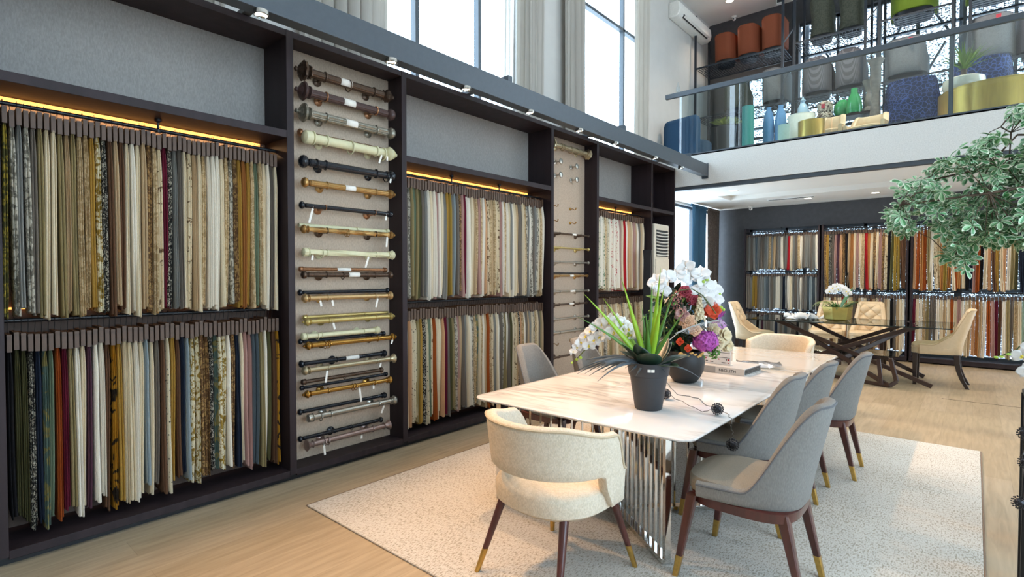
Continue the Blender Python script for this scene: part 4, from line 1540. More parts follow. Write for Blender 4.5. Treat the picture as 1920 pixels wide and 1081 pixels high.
def orient(loc, d, roll=0, s=1):
    d = Vector(d).normalized()
    q = d.to_track_quat('Z', 'Y')
    return Matrix.Translation(loc) @ q.to_matrix().to_4x4() @ Matrix.Rotation(roll, 4, 'Z') @ Matrix.Scale(s, 4)


def petal(mb, T, L, W, cup=.15, tip=.5, lift=0, nu=5, nv=4, curl=0.0):
    """petal from the origin along +X, opening to +Z"""
    old = mb.T
    mb.T = T

    def fn(u, v):
        w = W * (sin(pi * min(1, u * (1 - .0) ** 1) ** tip)) if u < 1 else 0
        w = W * (max(0.0, sin(pi * (u ** tip) * .985 + .02)) ** .8)
        y = (v - .5) * w
        return (L * u * cos(lift), y, L * u * sin(lift) + cup * W * (abs(2 * v - 1) ** 2) * sin(pi * u) + curl * u * u)
    mb.grid(fn, nu, nv)
    mb.T = old


def orchid(mb, mc, loc, d, s, roll=0):
    T0 = orient(loc, d, roll)
    for k in range(3):
        petal(mb, T0 @ Matrix.Rotation(R(90 + 120 * k), 4, 'Z'), s * .52, s * .34, .1, .8, .15)
    for k in (12, 168):
        petal(mb, T0 @ Matrix.Translation((0, 0, s * .02)) @ Matrix.Rotation(R(k), 4, 'Z'), s * .56, s * .62, .12, .75, .12)
    mc.ball(tuple((T0 @ Vector((0, 0, s * .07)))), s * .07, 8)
    petal(mc, T0 @ Matrix.Translation((0, 0, s * .05)) @ Matrix.Rotation(R(-90), 4, 'Z'), s * .2, s * .16, .3, .8, .7)


def blade(mb, p, az, L, W, bend, droop=0.0, n=9, up=1.0, face=None):
    """strap leaf from p; az azimuth, bend outward"""
    p = Vector(p)
    pts = []
    for i in range(n + 1):
        u = i / n
        r = L * (bend * u + droop * u * u * .5)
        z = L * up * (u * math.sqrt(max(0, 1 - bend * bend)) - droop * u ** 2.2)
        pts.append(p + Vector((r * cos(az), r * sin(az), z)))
    sd = Vector((-sin(az), cos(az), 0))
    vs, fs = [], []
    for i, q in enumerate(pts):
        u = i / n
        w = W * (0.55 + .45 * sin(pi * min(1, u * 1.4))) * (1 - u ** 3) / 2 + .0006
        if face is not None:        # the leaf is twisted so that its flat side turns to this direction
            dd = pts[min(i + 1, n)] - pts[max(i - 1, 0)]
            sd = dd.cross(Vector(face)).normalized()
        vs += [tuple(q + sd * w), tuple(q - Vector((cos(az), sin(az), .0)) * (-w * .35)), tuple(q - sd * w)]
    for i in range(n):
        for j in (0, 1):
            fs.append((i * 3 + j, i * 3 + j + 1, i * 3 + j + 4, i * 3 + j + 3))
    mb.add(vs, fs)


def solid(o, th=.0012):
    s = o.modifiers.new('s', 'SOLIDIFY')
    s.thickness = th
    return o


# potted plant in front
t = thing('potted_plant', 'charcoal pot with bright spiky leaves and a white orchid spray on the marble table', 'potted plant', (-1.575, 3.16, .7505))
obj('pot', MB().lathe([(.001, 0), (.080, 0), (.086, .006), (.118, .215), (.124, .218), (.126, .225), (.136, .292), (.138, .300), (.131, .302), (.127, .285), (.001, .280)], 40), M['plastic_pot'], t)
mb = MB()
for a, w in ((0, .020), (.17, .020)):
    an = R(-62) + a
    mb.T = Matrix.Rotation(an, 4, 'Z') @ Matrix.Translation((.1325, 0, .262)) @ Matrix.Rotation(R(8), 4, 'Y')
    mb.box(-.001, .001, -w / 2, w / 2, -.009, .009)
obj('pot_label', mb, M['sticker'], t, smooth=False)
mb = MB()
az0 = math.atan2(-cos(R(49)), -sin(R(49)))
# image left is (-.756,-.654), image right (.756,.654)
lf, rg = math.atan2(-.654, -.756), math.atan2(.654, .756)
for az, L, W, bd, dr in ((lf, .60, .040, .62, .05), (lf + .5, .58, .040, .36, .0), (lf - .2, .50, .034, .50, .05), (rg, .60, .042, .10, 0), (rg - 1, .50, .046, .20, .02), (rg + 1.2, .52, .036, .30, .0)):
    blade(mb, (0.01 * cos(az), .01 * sin(az), .27), az, L * 1.06, W * .85, bd, dr, face=(.5, -.8, .25))
solid(obj('spiky_leaf', mb, M['leaf_bright'], t))
mb = MB()
for az, L, W, bd, dr in ((rg + .2, .52, .030, .33, .02), (rg - .3, .42, .030, .48, .04), (lf + .1, .58, .026, .74, .12), (lf - 1.2, .40, .03, .2, 0), (rg - 2, .36, .03, .3, 0), (1.9, .56, .03, .25, 0), (-1.2, .34, .04, .3, .05)):
    blade(mb, (0, 0, .27), az, L, W * .9, bd, dr, face=(.6, -.75, .3))
solid(obj('spiky_leaf', mb, M['leaf_mid'], t))
mb = MB()
rn = random.Random(8)
for az, tilt, L, W in ((rg - .2, .35, .17, .12), (rg + .5, .75, .16, .11), (-1.1, .6, .15, .12), (lf, .8, .16, .11), (lf - .6, .5, .13, .1), (-1.6, .9, .15, .1), (rg - .9, .15, .14, .11), (1.4, .8, .18, .11), (2.6, .8, .17, .12)):
    petal(mb, Matrix.Translation((.04 * cos(az), .04 * sin(az), .27)) @ Matrix.Rotation(az, 4, 'Z') @ Matrix.Rotation(-tilt, 4, 'Y'), L * 1.35, W * 1.3, .15, .75, 0, 8, 6)
solid(obj('broad_leaf', mb, M['leaf_dark'], t))
mb = MB()
for k in range(18):
    az = lf + rn.uniform(-.55, .45)
    blade(mb, (.06 * cos(az), .06 * sin(az), .29), az, rn.uniform(.16, .34), rn.uniform(.026, .042), .93, rn.uniform(.25, .75), 8, face=(.5, -.8, .5))
for k in range(12):
    az = rn.uniform(-2.6, -.4)
    blade(mb, (.05 * cos(az), .05 * sin(az), .28), az, rn.uniform(.09, .13), .03, .9, rn.uniform(.3, .8), 6)
blade(mb, (.08, .02, .27), rg - .5, .20, .055, .9, .75)
solid(obj('drooping_leaf', mb, M['leaf_blue'], t))
# orchid spray arching to the left
arc = [(0, 0, .28), (-.02, -.005, .38), (-.08, -.02, .46), (-.17, -.04, .49), (-.27, -.05, .475), (-.36, -.055, .42), (-.44, -.06, .345), (-.50, -.06, .285), (-.545, -.055, .25)]
obj('orchid_stem', MB().tube(arc, .004, 6), M['stem'], t)
k = 0
for i, (u, off, s) in enumerate([(2.2, .03, .10), (2.6, .045, .105), (3.0, .05, .11), (3.5, .055, .115), (4.0, .045, .11), (4.5, .05, .10), (5.0, .045, .095), (5.5, .045, .09), (6.0, .04, .08), (6.5, .035, .07), (7.0, .03, .055)]):
    a, b = Vector(arc[int(u)]), Vector(arc[min(8, int(u) + 1)])
    p = a.lerp(b, u - int(u))
    pt, ct = MB(), MB()
    for sg in (1, -.3) if i < 8 else (1,):
        q = p + Vector((-.02 * sg, -.03, off * sg + .01))
        orchid(pt, ct, q, (rn.uniform(-.2, .9), -1, rn.uniform(-.1, .5)), s, rn.uniform(-.4, .4))
    f = solid(obj('orchid_flower', pt, M['white_petal'], t), .001)
    obj('flower_centre', ct, M['yellow'], f)
for p, r_ in (((-.515, -.055, .268), .011), ((-.555, -.055, .240), .009), ((-.48, -.06, .285), .012)):
    obj('orchid_bud', MB().ball(p, r_, 8), M['bud'], t)

# vase with the big bouquet
VX, VY = -1.755, 4.155
t = thing('vase', 'round matt black vase holding the mixed bouquet on the marble table', 'vase', (VX, VY, .7505))
obj('body', MB().lathe([(.001, 0), (.075, 0), (.09, .006), (.122, .05), (.146, .11), (.153, .165), (.145, .215), (.133, .245), (.128, .252), (.118, .250), (.116, .23), (.001, .22)], 44), M['black_vase'], t)
t = thing('flower_bouquet', 'large mixed bouquet with white orchids, magenta hydrangea and orange blooms in the black vase', 'bouquet', (VX, VY, .99))
rt = Vector((.756, .654, 0))       # to the photo's right
tw = Vector((.654, -.756, 0))      # toward the camera


def BP(a, b, c):
    """bouquet point: a right, b toward camera, c up"""
    return rt * a + tw * b + Vector((0, 0, c))


def fl_mat(n, c, r=.6):
    M[n] = plain(n, c, r, 0, .12, 25)
    return M[n]


fl_mat('magenta_petal', 'b755ad')
fl_mat('orange_petal', 'd8502c')
fl_mat('peach_petal', 'eec6a4')
fl_mat('cream_petal', 'e6d6b3')
fl_mat('rose_petal', 'b04a5c')
fl_mat('pinkberry', 'b98079')
fl_mat('mauve_petal', 'c9a3a0')
fl_mat('lilac_petal', 'c08ac4')
fl_mat('olive_leaf', '5f6a35')
fl_mat('silver_frond', 'b7b9b6')
fl_mat('fresh_leaf', '5d8a3c')
fl_mat('sepal', 'd6a860')
mb = MB()
for k in range(34):
    a = rn.uniform(-.2, .2)
    c_ = rn.uniform(.1, .42)
    mb.tube([(0, 0, -.08), tuple(BP(a * .4, 0, c_ * .5)), tuple(BP(a, rn.uniform(-.1, .1), c_))], .003, 5)
obj('stem', mb, M['stem'], t)


def rosette(n, R0, mat, name, centre, d, layers=4, W=.05, seed=0):
    r_ = random.Random(seed)
    mb = MB()
    T0 = orient(centre, d)
    for L_ in range(layers):
        for k in range(n):
            petal(mb, T0 @ Matrix.Translation((0, 0, R0 * .1 * L_)) @ Matrix.Rotation(2 * pi * (k + .5 * L_) / n + r_.uniform(-.15, .15), 4, 'Z'),
                  R0 * (1 - .16 * L_), W, .25, .8, .2 + .3 * L_, 5, 4)
    return solid(obj(name, mb, mat, t), .001)


def puff(centre, rad, n, ps, mat, name, seed=0, sq=(1, 1, 1)):
    """ball of small four petalled florets"""
    r_ = random.Random(seed)
    mb = MB()
    for k in range(n):
        z = 1 - 2 * (k + .5) / n
        a = k * 2.39996
        rr = math.sqrt(1 - z * z)
        d = Vector((rr * cos(a), rr * sin(a), z))
        p = Vector(centre) + Vector((d.x * sq[0], d.y * sq[1], d.z * sq[2])) * rad * r_.uniform(.88, 1.06)
        T0 = orient(p, d + Vector((r_.uniform(-.3, .3), r_.uniform(-.3, .3), r_.uniform(-.3, .3))), r_.uniform(0, 2))
        for q in range(4):
            petal(mb, T0 @ Matrix.Rotation(q * pi / 2, 4, 'Z'), ps, ps * .95, .15, .7, .2, 3, 3)
    return solid(obj(name, mb, mat, t), .0008)


puff(BP(.115, .13, .10), .085, 70, .030, M['magenta_petal'], 'hydrangea', 1, (1, 1, .85))
puff(BP(.25, .03, .20), .060, 34, .022, M['lilac_petal'], 'lilac_bloom', 2)
puff(BP(.25, .02, .32), .038, 22, .022, M['magenta_petal'], 'small_orchid_cluster', 3, (1.3, 1, .8))
rosette(9, .075, M['peach_petal'], 'carnation', BP(-.02, .12, .25), (.4, -1, .3), 5, .05, 1)
rosette(7, .055, M['peach_petal'], 'carnation', BP(.035, .13, .19), (.6, -1, .1), 4, .05, 2)
rosette(6, .060, M['cream_petal'], 'cream_rose', BP(.22, .12, .09), (.7, -1, .1), 4, .06, 3)
rosette(5, .075, M['cream_petal'], 'cream_rose', BP(.27, .09, .14), (1, -.6, .2), 3, .07, 4)
rosette(5, .060, M['cream_petal'], 'cream_rose', BP(.31, .06, .06), (1, -.7, -.3), 3, .06, 5)
rosette(6, .055, M['cream_petal'], 'cream_rose', BP(.19, .10, .19), (.4, -1, .4), 4, .045, 6)
rosette(5, .075, M['orange_petal'], 'poppy', BP(.175, .10, .335), (.5, -1, .4), 2, .085, 7)
rosette(6, .060, M['rose_petal'], 'rose_bloom', BP(-.02, .05, .48), (.2, -1, .4), 5, .06, 8)
rosette(6, .055, M['rose_petal'], 'rose_bloom', BP(.045, .05, .42), (.4, -1, .2), 4, .06, 9)
rosette(5, .070, M['mauve_petal'], 'mauve_bloom', BP(-.06, .12, .31), (-.1, -1, .3), 3, .06, 10)
rosette(4, .035, M['orange_petal'], 'small_orange_bloom', BP(-.085, .15, .10), (0, -1, .2), 4, .035, 11)
rosette(4, .032, M['orange_petal'], 'small_orange_bloom', BP(-.03, .17, .05), (.2, -1, .2), 4, .035, 12)
mb = MB()
for k in range(7):
    petal(mb, orient(BP(-.08 + .03 * k, .15, .02 - .012 * (k % 3)), (0, 0, 1)) @ Matrix.Rotation(-1.1 + .12 * k, 4, 'Z') @ Matrix.Rotation(.9, 4, 'Y'), .085, .04, .3, .8)
solid(obj('pale_sepal', mb, M['sepal'], t))
# berry sprays and snapdragon spike
mb = MB()
for k in range(150):
    d = Vector((rn.gauss(0, 1), rn.gauss(0, 1), rn.gauss(0, 1))).normalized()
    p = BP(-.085, .06, .40) + Vector((d.x * .055, d.y * .055, d.z * .09)) * rn.uniform(.6, 1)
    mb.ball(tuple(p), rn.uniform(.004, .007), 6)
obj('berry_spray', mb, M['pinkberry'], t)
mb = MB()
for k in range(40):
    z = k / 40
    a = k * 2.4
    r0 = .032 * (1 - z * .8)
    p = BP(.075, .11, .27 + .17 * z) + Vector((r0 * cos(a), r0 * sin(a), 0))
    for q in range(3):
        petal(mb, orient(p, (cos(a), sin(a), .3), q * 2.1), .026 * (1.1 - .6 * z), .026 * (1.1 - .6 * z), .3, .7, .3, 3, 3)
solid(obj('snapdragon', mb, M['cream_petal'], t), .0008)
# foliage
mb = MB()
for k in range(150):
    a, b, c_ = rn.uniform(-.24, .20), rn.uniform(-.12, .10), rn.uniform(.02, .42)
    petal(mb, orient(BP(a, b, c_), (rn.uniform(-1, 1), rn.uniform(-1, .4), rn.uniform(0, 1)), rn.uniform(0, 6)), rn.uniform(.06, .12), rn.uniform(.03, .055), .2, .8)
for k in range(170):
    petal(mb, orient(BP(rn.uniform(-.17, .02), rn.uniform(-.14, -.02), rn.uniform(.0, .47)), (rn.uniform(-.6, .6), -1, rn.uniform(-.3, .5)), rn.uniform(0, 6)), rn.uniform(.08, .13), rn.uniform(.045, .07), .2, .8)
solid(obj('foliage', mb, M['leaf_dark'], t))['kind'] = 'stuff'
mb = MB()
for k in range(90):
    a = rn.choice((rn.uniform(-.30, -.10), rn.uniform(-.2, .2)))
    petal(mb, orient(BP(a, rn.uniform(-.1, .1), rn.uniform(.08, .48)), (rn.uniform(-1, 1), rn.uniform(-1, .4), rn.uniform(0, 1)), rn.uniform(0, 6)), rn.uniform(.05, .10), rn.uniform(.015, .03), .2, .8)
for k in range(70):
    p = BP(.17 + rn.gauss(0, .025), .15 + rn.gauss(0, .015), .02 + rn.gauss(0, .032))
    petal(mb, orient(p, (rn.uniform(-1, 1), -1, rn.uniform(-1, 1)), rn.uniform(0, 6)), .024, .015, .2, .7, .2, 3, 2)
solid(obj('foliage', mb, M['fresh_leaf'], t), .0008)['kind'] = 'stuff'
mb = MB()
for a, c_, L_, W_ in ((.13, .33, .14, .10), (.10, .30, .12, .09)):
    petal(mb, orient(BP(a, .06, c_), tuple(tw)) @ Matrix.Rotation(1.9, 4, 'Z'), L_, W_, .1, .8, 0, 7, 5)
solid(obj('olive_leaf', mb, M['olive_leaf'], t))
mb = MB()
for k in range(26):
    p0 = BP(-.14 + .012 * k, .19, .17 + .09 * sin(k / 26 * 1.6))
    mb.tube([tuple(p0), tuple(p0 + rt * .05 + Vector((0, 0, .012))), tuple(p0 + rt * .11 + Vector((0, 0, -.008 - .001 * k)))], [.0022, .0018, .0006], 4)
mb.tube([tuple(BP(-.26, .16, -.02)), tuple(BP(-.2, .18, .10)), tuple(BP(-.12, .19, .17)), tuple(BP(.0, .19, .225)), tuple(BP(.14, .19, .255))], .003, 5)
obj('silver_frond', mb, M['silver_frond'], t)
# the white orchids on their long arching stem
arc = [BP(-.20, .10, .05), BP(-.205, .12, .25), BP(-.17, .14, .42), BP(-.09, .15, .50), BP(.0, .16, .51), BP(.08, .16, .46), BP(.14, .17, .38), BP(.18, .17, .32)]
obj('orchid_stem', MB().tube([tuple(p) for p in arc], .0045, 6), M['stem'], t)
for i, (a, b, c_, s) in enumerate(((-.24, .07, .56, .15), (-.20, .08, .50, .13), (-.16, .06, .60, .14), (-.08, .05, .60, .14), (-.01, .06, .67, .15), (.03, .07, .59, .14),
                                   (.10, .08, .62, .15), (.13, .10, .54, .15), (.19, .08, .50, .16), (.20, .10, .43, .14), (.13, .12, .40, .13), (.08, .10, .49, .13))):
    pt, ct = MB(), MB()
    orchid(pt, ct, BP(a, b - .02, c_), (rn.uniform(-.1, .9), -1, rn.uniform(.0, .5)), s, rn.uniform(-.5, .5))
    f = solid(obj('orchid_flower', pt, M['white_petal'], t), .001)
    obj('flower_centre', ct, M['white_petal'], f)
for a, c_, r_ in ((.14, .585, .018), (.115, .565, .014), (.245, .465, .012), (.255, .36, .017), (.275, .345, .014), (.24, .35, .015), (.20, .33, .014)):
    obj('orchid_bud', MB().ball(tuple(BP(a, .08, c_)), r_, 8), M['bud'], t)

# sample box book, upright card, foil bag
t = thing('sample_book', 'grey boxed stone sample book lettered NEOLITH lying on the marble table', 'book', (-1.66, 4.90, .7505), R(-3.5))
M['book_grey'] = plain('pale_grey_board', 'b9b7b4', .5, 0, .04, 20)
M['book_dark'] = plain('dark_inner_board', '4b4945', .6)
mb = MB()
obj('cover', MB().box(-.21, .21, -.19, .19, 0, .006).box(-.21, .21, -.19, .19, .052, .058).box(-.21, .21, -.196, -.188, 0, .058), M['book_grey'], t, .001, False)
obj('sample_tray', MB().box(-.205, .206, -.186, .186, .008, .022).box(-.205, .206, -.186, .186, .0255, .035).box(-.205, .206, -.186, .186, .038, .050), M['book_dark'], t, .001, False)
obj('spine_band', MB().box(-.21, -.04, -.1972, -.196, .001, .057), plain('mid_grey_band', '8b8b8b', .5), t, smooth=False)


def text(s, size, mat, parent, loc, rot, name='lettering', ext=.0004):
    cu = bpy.data.curves.new(name, 'FONT')
    cu.body = s
    cu.size = size
    cu.extrude = ext
    cu.align_x = 'CENTER'
    cu.align_y = 'CENTER'
    to = bpy.data.objects.new(name, cu)
    cu.materials.append(mat)
    COL.objects.link(to)
    bpy.context.view_layer.update()
    me = bpy.data.meshes.new_from_object(to.evaluated_get(bpy.context.evaluated_depsgraph_get()))
    bpy.data.objects.remove(to)
    o = bpy.data.objects.new(name, me)
    COL.objects.link(o)
    o.parent = parent
    o.location = loc
    o.rotation_euler = rot
    return o


M['ink'] = plain('black_ink', '2a2828', .6)
M['ink_red'] = plain('red_ink', 'a8283c', .6)
text('NEOLITH', .036, M['ink'], t, (.065, -.1968, .029), (R(90), 0, 0))
t = thing('display_card', 'upright white card with red and black marks behind the bouquet, standing on the sample book', 'card', (-1.745, 4.83, .8095), R(-3.5))
M['card_w'] = plain('white_card', 'dcdad8', .5)
obj('sheet', MB().box(-.125, .125, -.003, .003, 0, .235), M['card_w'], t, .001, False)
obj('foot', MB().box(-.125, .125, -.003, .05, 0, .003), M['card_w'], t, smooth=False)
mb = MB()
for z in (.165, .105, .062):
    mb.box(-.12, .12, -.0045, -.003, z, z + .003)
mb.box(.04, .055, -.0045, -.003, .125, .15).box(.085, .092, -.0045, -.003, .040, .052).box(.045, .08, -.0045, -.003, .016, .022).box(-.06, -.03, -.0045, -.003, .016, .022).box(-.1, -.08, -.0045, -.003, .018, .026)
obj('printed_bars', mb, M['ink'], t, smooth=False)
mb = MB()
for x, z, r_ in ((-.10, .048, .008), (.108, .046, .008), (.02, .046, .006), (-.055, .02, .005), (.108, .018, .005)):
    mb.loft([[(x + r_ * cos(2 * pi * j / 14), y, z + r_ * sin(2 * pi * j / 14)) for j in range(14)] for y in (-.0048, -.003)])
obj('printed_dots', mb, M['ink_red'], t, smooth=False)
t = thing('foil_bag', 'crumpled silver foil bag lying behind the sample book', 'bag', (-1.52, 5.28, .7505), R(20))
M['foil'] = plain('crumpled_silver_foil', 'b5b4b6', .22, .85, .2, 14, .5)


def bagf(sg):
    def fn(u, v):
        x, y = (u - .5) * .38, (v - .5) * .24
        e_ = max(0, (1 - abs(2 * u - 1) ** 2.2)) * max(0, (1 - abs(2 * v - 1) ** 2.2))
        return (x, y, .012 + .04 * e_ * (1 if sg > 0 else -.25) + (.006 * sin(17 * u + 9 * v) * sin(13 * v + 4 * u) * (1 if sg > 0 else 0)) * (e_ ** .5) + .03 * abs(2 * u - 1) ** 3)
    return fn


obj('bag_body', MB().grid(bagf(1), 18, 14).grid(bagf(-1), 18, 14), M['foil'], t)

# silver twig with beaded balls
t = thing('twig_garland', 'silver twig garland with three dark beaded balls trailing over the table edge', 'garland', (-1.5, 3.5, .75))
M['twig'] = plain('silver_twig', '6d6a68', .35, .7)
M['bead'] = plain('dark_pewter_bead', '3b3b40', .3, .6)
o_ = Vector((-1.5, 3.5, .75))


def seg(pts, r=.003, sd=1):
    r_ = random.Random(sd)
    out = []
    for a, b in zip(pts[:-1], pts[1:]):
        a, b = Vector(a), Vector(b)
        for k in range(5):
            out.append(a.lerp(b, k / 5) + Vector((r_.uniform(-1, 1), r_.uniform(-1, 1), r_.uniform(0, .4))) * .009 - o_)
    out.append(Vector(pts[-1]) - o_)
    return MB().tube([tuple(p) for p in out], r, 5)


obj('twig', seg([(-1.70, 3.40, 1.02), (-1.62, 3.44, .90), (-1.55, 3.56, .775), (-1.42, 3.58, .762), (-1.30, 3.42, .764), (-1.185, 3.28, .79)], .0028, 1), M['twig'], t)
obj('twig', seg([(-1.62, 3.44, .90), (-1.60, 3.46, .80), (-1.52, 3.46, .764), (-1.40, 3.36, .762), (-1.26, 3.24, .764), (-1.185, 3.26, .785)], .0022, 2), M['twig'], t)
obj('twig', seg([(-1.165, 3.265, .785), (-1.10, 3.25, .772), (-1.078, 3.22, .755), (-1.068, 3.20, .70), (-1.062, 3.20, .655)], .0022, 3), M['twig'], t)
for p, r_ in (((-1.175, 3.27, .790), .036), ((-1.06, 3.20, .612), .036), ((-1.60, 3.47, .788), .034)):
    mb = MB()
    mb.ball(tuple(Vector(p) - o_), r_ * .72, 12)
    for k in range(90):
        z = 1 - 2 * (k + .5) / 90
        a = k * 2.39996
        rr = math.sqrt(1 - z * z)
        mb.ball(tuple(Vector(p) - o_ + Vector((rr * cos(a), rr * sin(a), z)) * r_ * .95), .0042, 6)
    obj('beaded_ball', mb, M['bead'], t)

# gold planter on the glass table
t = thing('gold_planter', 'faceted gold planter with a white orchid and ferns on the glass table', 'planter', (-1.66, 9.90, .8825))
M['gold_pot'] = plain('matt_gold_ceramic', 'b09a50', .3, .55, .05, 20)
hexr = lambda r_, z: [(r_ * cos(R(60 * j + 20)), r_ * sin(R(60 * j + 20)), z) for j in range(6)]
obj('pot', MB().loft([hexr(.14, 0), hexr(.185, .03), hexr(.215, .225), hexr(.205, .225), hexr(.195, .19)]), M['gold_pot'], t, .004, False)
mb = MB()
for k in range(40):
    az = rn.uniform(0, 6.28)
    blade(mb, (.08 * cos(az), .08 * sin(az), .17), az, rn.uniform(.12, .26), rn.uniform(.03, .055), rn.uniform(.5, .9), rn.uniform(.1, .5), 6)
petal(mb, Matrix.Translation((.03, 0, .18)) @ Matrix.Rotation(rg, 4, 'Z') @ Matrix.Rotation(-1.05, 4, 'Y'), .42, .11, .1, .85, 0, 8, 5)
petal(mb, Matrix.Translation((.03, 0, .18)) @ Matrix.Rotation(rg - .4, 4, 'Z') @ Matrix.Rotation(-.5, 4, 'Y'), .30, .12, .1, .85, 0, 8, 5)
solid(obj('leaf', mb, plain('planter_leaf', '3e6a35', .4, 0, .25, 8), t))
mb = MB()
for s_, L_ in ((0, .36), (.35, .28), (-.3, .26), (pi - .2, .3)):
    az = lf + s_
    pts = [Vector((.05 * cos(az) + L_ * u * cos(az), .05 * sin(az) + L_ * u * sin(az), .18 + .16 * sin(2.6 * u) - .05 * u)) for u in [i / 16 for i in range(17)]]
    for i in range(1, 16):
        d = (pts[i + 1] - pts[i - 1]).normalized()
        for sg in (1, -1):
            side = Vector((-sin(az), cos(az), .1)) * sg
            ln = .075 * sin(pi * (i + 1) / 18)
            p = pts[i]
            mb.add([tuple(p), tuple(p + side * ln * .5 + d * .012), tuple(p + side * ln + d * .01), tuple(p + side * ln * .5 - d * .008)], [(0, 1, 2, 3)])
solid(obj('fern_frond', mb, plain('fern_green', '9aa45c', .5, 0, .2, 9), t))['kind'] = 'stuff'
arc = [(0, 0, .18), (.0, 0, .32), (-.02, -.01, .45), (-.05, -.03, .50)]
obj('orchid_stem', MB().tube(arc, .005, 6), plain('brown_stem', '6d4d35', .5), t)
for k, (a, c_) in enumerate(((-.16, .47), (-.11, .52), (-.05, .55), (.01, .54), (.06, .51), (.11, .47), (-.02, .50), (-.09, .48), (.14, .43))):
    pt, ct = MB(), MB()
    p = rt * a + tw * .04 + Vector((0, 0, c_))
    orchid(pt, ct, p, (.3 + rn.uniform(-.4, .4), -1, .3), .12, rn.uniform(-.4, .4))
    f = solid(obj('orchid_flower', pt, M['white_petal'], t), .001)
    obj('flower_centre', ct, M['yellow'], f)

# ================================================================== the variegated tree at the right
t = thing('variegated_tree', 'leafy indoor tree with white edged green leaves reaching in from the right', 'tree', (.80, 4.30, 0))
M['bark'] = plain('brown_bark', '5b4a3c', .8, 0, .25, 20, .4, stretch=(1, 1, .2))
M['vleaf'] = plain('leaf_green', '528a58', .45, 0, .28, 30)
M['vedge'] = plain('leaf_white_edge', 'dbe5cc', .5, 0, .06, 20)
M['vleaf2'] = plain('leaf_pale_green', '93bf90', .45, 0, .2, 30)
M['pot_terr'] = plain('grey_planter', '6b6763', .6)
obj('trunk', MB().tube([(0, 0, .42), (.02, .01, .9), (-.03, 0, 1.4), (-.06, -.02, 1.85), (-.12, -.03, 2.15)], [.045, .04, .034, .028, .02], 12), M['bark'], t)
obj('planter', MB().lathe([(.001, 0), (.20, 0), (.22, .02), (.26, .44), (.265, .46), (.24, .46), (.235, .42), (.001, .41)], 36), M['pot_terr'], t)
poly = [(-0.431, 2.053), (-0.363, 2.166), (-0.269, 2.205), (-0.192, 2.294), (-0.08, 2.342), (0.016, 2.39), (0.084, 2.456), (0.12, 2.45), (0.125, 2.54), (0.25, 2.60), (0.45, 2.5), (0.50, 1.9), (0.377, 1.708), (0.163, 1.789), (0.096, 1.746),
        (0.001, 1.78), (-0.032, 1.638), (-0.106, 1.62), (-0.135, 1.688), (-0.134, 1.818), (-0.174, 1.917), (-0.251, 1.906), (-0.331, 1.86), (-0.415, 1.898)]


def inside(x, z):
    c_ = False
    for i in range(len(poly)):
        (x0, z0), (x1, z1) = poly[i - 1], poly[i]
        if (z0 > z) != (z1 > z) and x < (x1 - x0) * (z - z0) / (z1 - z0) + x0:
            c_ = not c_
    return c_


def holes(x, z):
    for hx_, hz_, r_ in ((-.14, 2.165, .055), (-.05, 2.13, .04), (.13, 2.32, .055), (.02, 2.28, .03), (-.33, 2.06, .035), (.17, 2.42, .06), (-.25, 2.10, .03)):
        if (x - hx_) ** 2 + (z - hz_) ** 2 < r_ * r_:
            return True
    return False


rn = random.Random(77)
mb = MB()
base = Vector((.80, 4.30, 0))
brs = [((-.12, -.03, 2.15), (-.45, -.05, 2.30), (-.72, -.1, 2.24), (-1.02, -.1, 2.19)), ((-.12, -.03, 2.15), (-.40, -.2, 2.12), (-.75, -.3, 2.06), (-1.15, -.3, 2.03)),
       ((-.06, -.02, 1.85), (-.35, .1, 2.02), (-.70, .05, 1.95), (-.92, 0, 1.72)), ((-.12, -.03, 2.15), (-.35, .1, 2.40), (-.62, .15, 2.45), (-.70, .1, 2.34)),
       ((-.12, -.03, 2.15), (-.40, -.1, 2.30), (-.66, -.05, 2.27), (-.655, -.05, 2.43), (-.70, -.05, 2.47)), ((-.12, -.03, 2.15), (-.3, 0, 2.5), (-.5, .1, 2.58), (-.62, .1, 2.55))]
for b4 in brs:
    mb.tube(b4, [.014, .010, .007, .005, .004][:len(b4)], 7)
cl = []
while len(cl) < 640:
    x, z = rn.uniform(-.45, .5), rn.uniform(1.6, 2.62)
    if inside(x, z) and not holes(x, z):
        cl.append((x, 4.2 + rn.uniform(-.28, .28) * (1 if len(cl) % 2 else .6), z))
tw_mb = MB()
for i, (x, y, z) in enumerate(cl):
    p = Vector((x, y, z)) - base
    q = min((Vector(bp) for b4 in brs for bp in b4), key=lambda v: (v - p).length)
    if i % 3 == 0:
        tw_mb.tube([tuple(q), tuple(q.lerp(p, .5) + Vector((0, 0, .03))), tuple(p)], [.003, .0022, .0015], 4)
obj('branch', mb, M['bark'], t)
obj('twigs', tw_mb, M['bark'], t)['kind'] = 'stuff'
lm = MB()


def vleaf(mb, T, L, tone=0):
    W_ = L * .46
    n = 6
    vs, fs, mi = [], [], []
    for i in range(n + 1):
        u = i / n
        w = W_ * (sin(pi * u ** 1.35 * .97 + .03) ** .8) / 2 + .0008
        zc = -.25 * L * (u - .3) ** 2
        for k, f in enumerate((-1, -.76, 0, .76, 1)):
            vs.append((L * u, w * f, zc + abs(f) * w * .35))
    for i in range(n):
        for k in range(4):
            fs.append((i * 5 + k, (i + 1) * 5 + k, (i + 1) * 5 + k + 1, i * 5 + k + 1))
            mi.append(1 if k in (0, 3) or i == n - 1 else (2 if tone and k == 1 else 0))
    b0 = len(mb.v)
    mb.v += [tuple(T @ Vector(p)) for p in vs]
    mb.f += [tuple(i + b0 for i in f) for f in fs]
    mb.m += mi


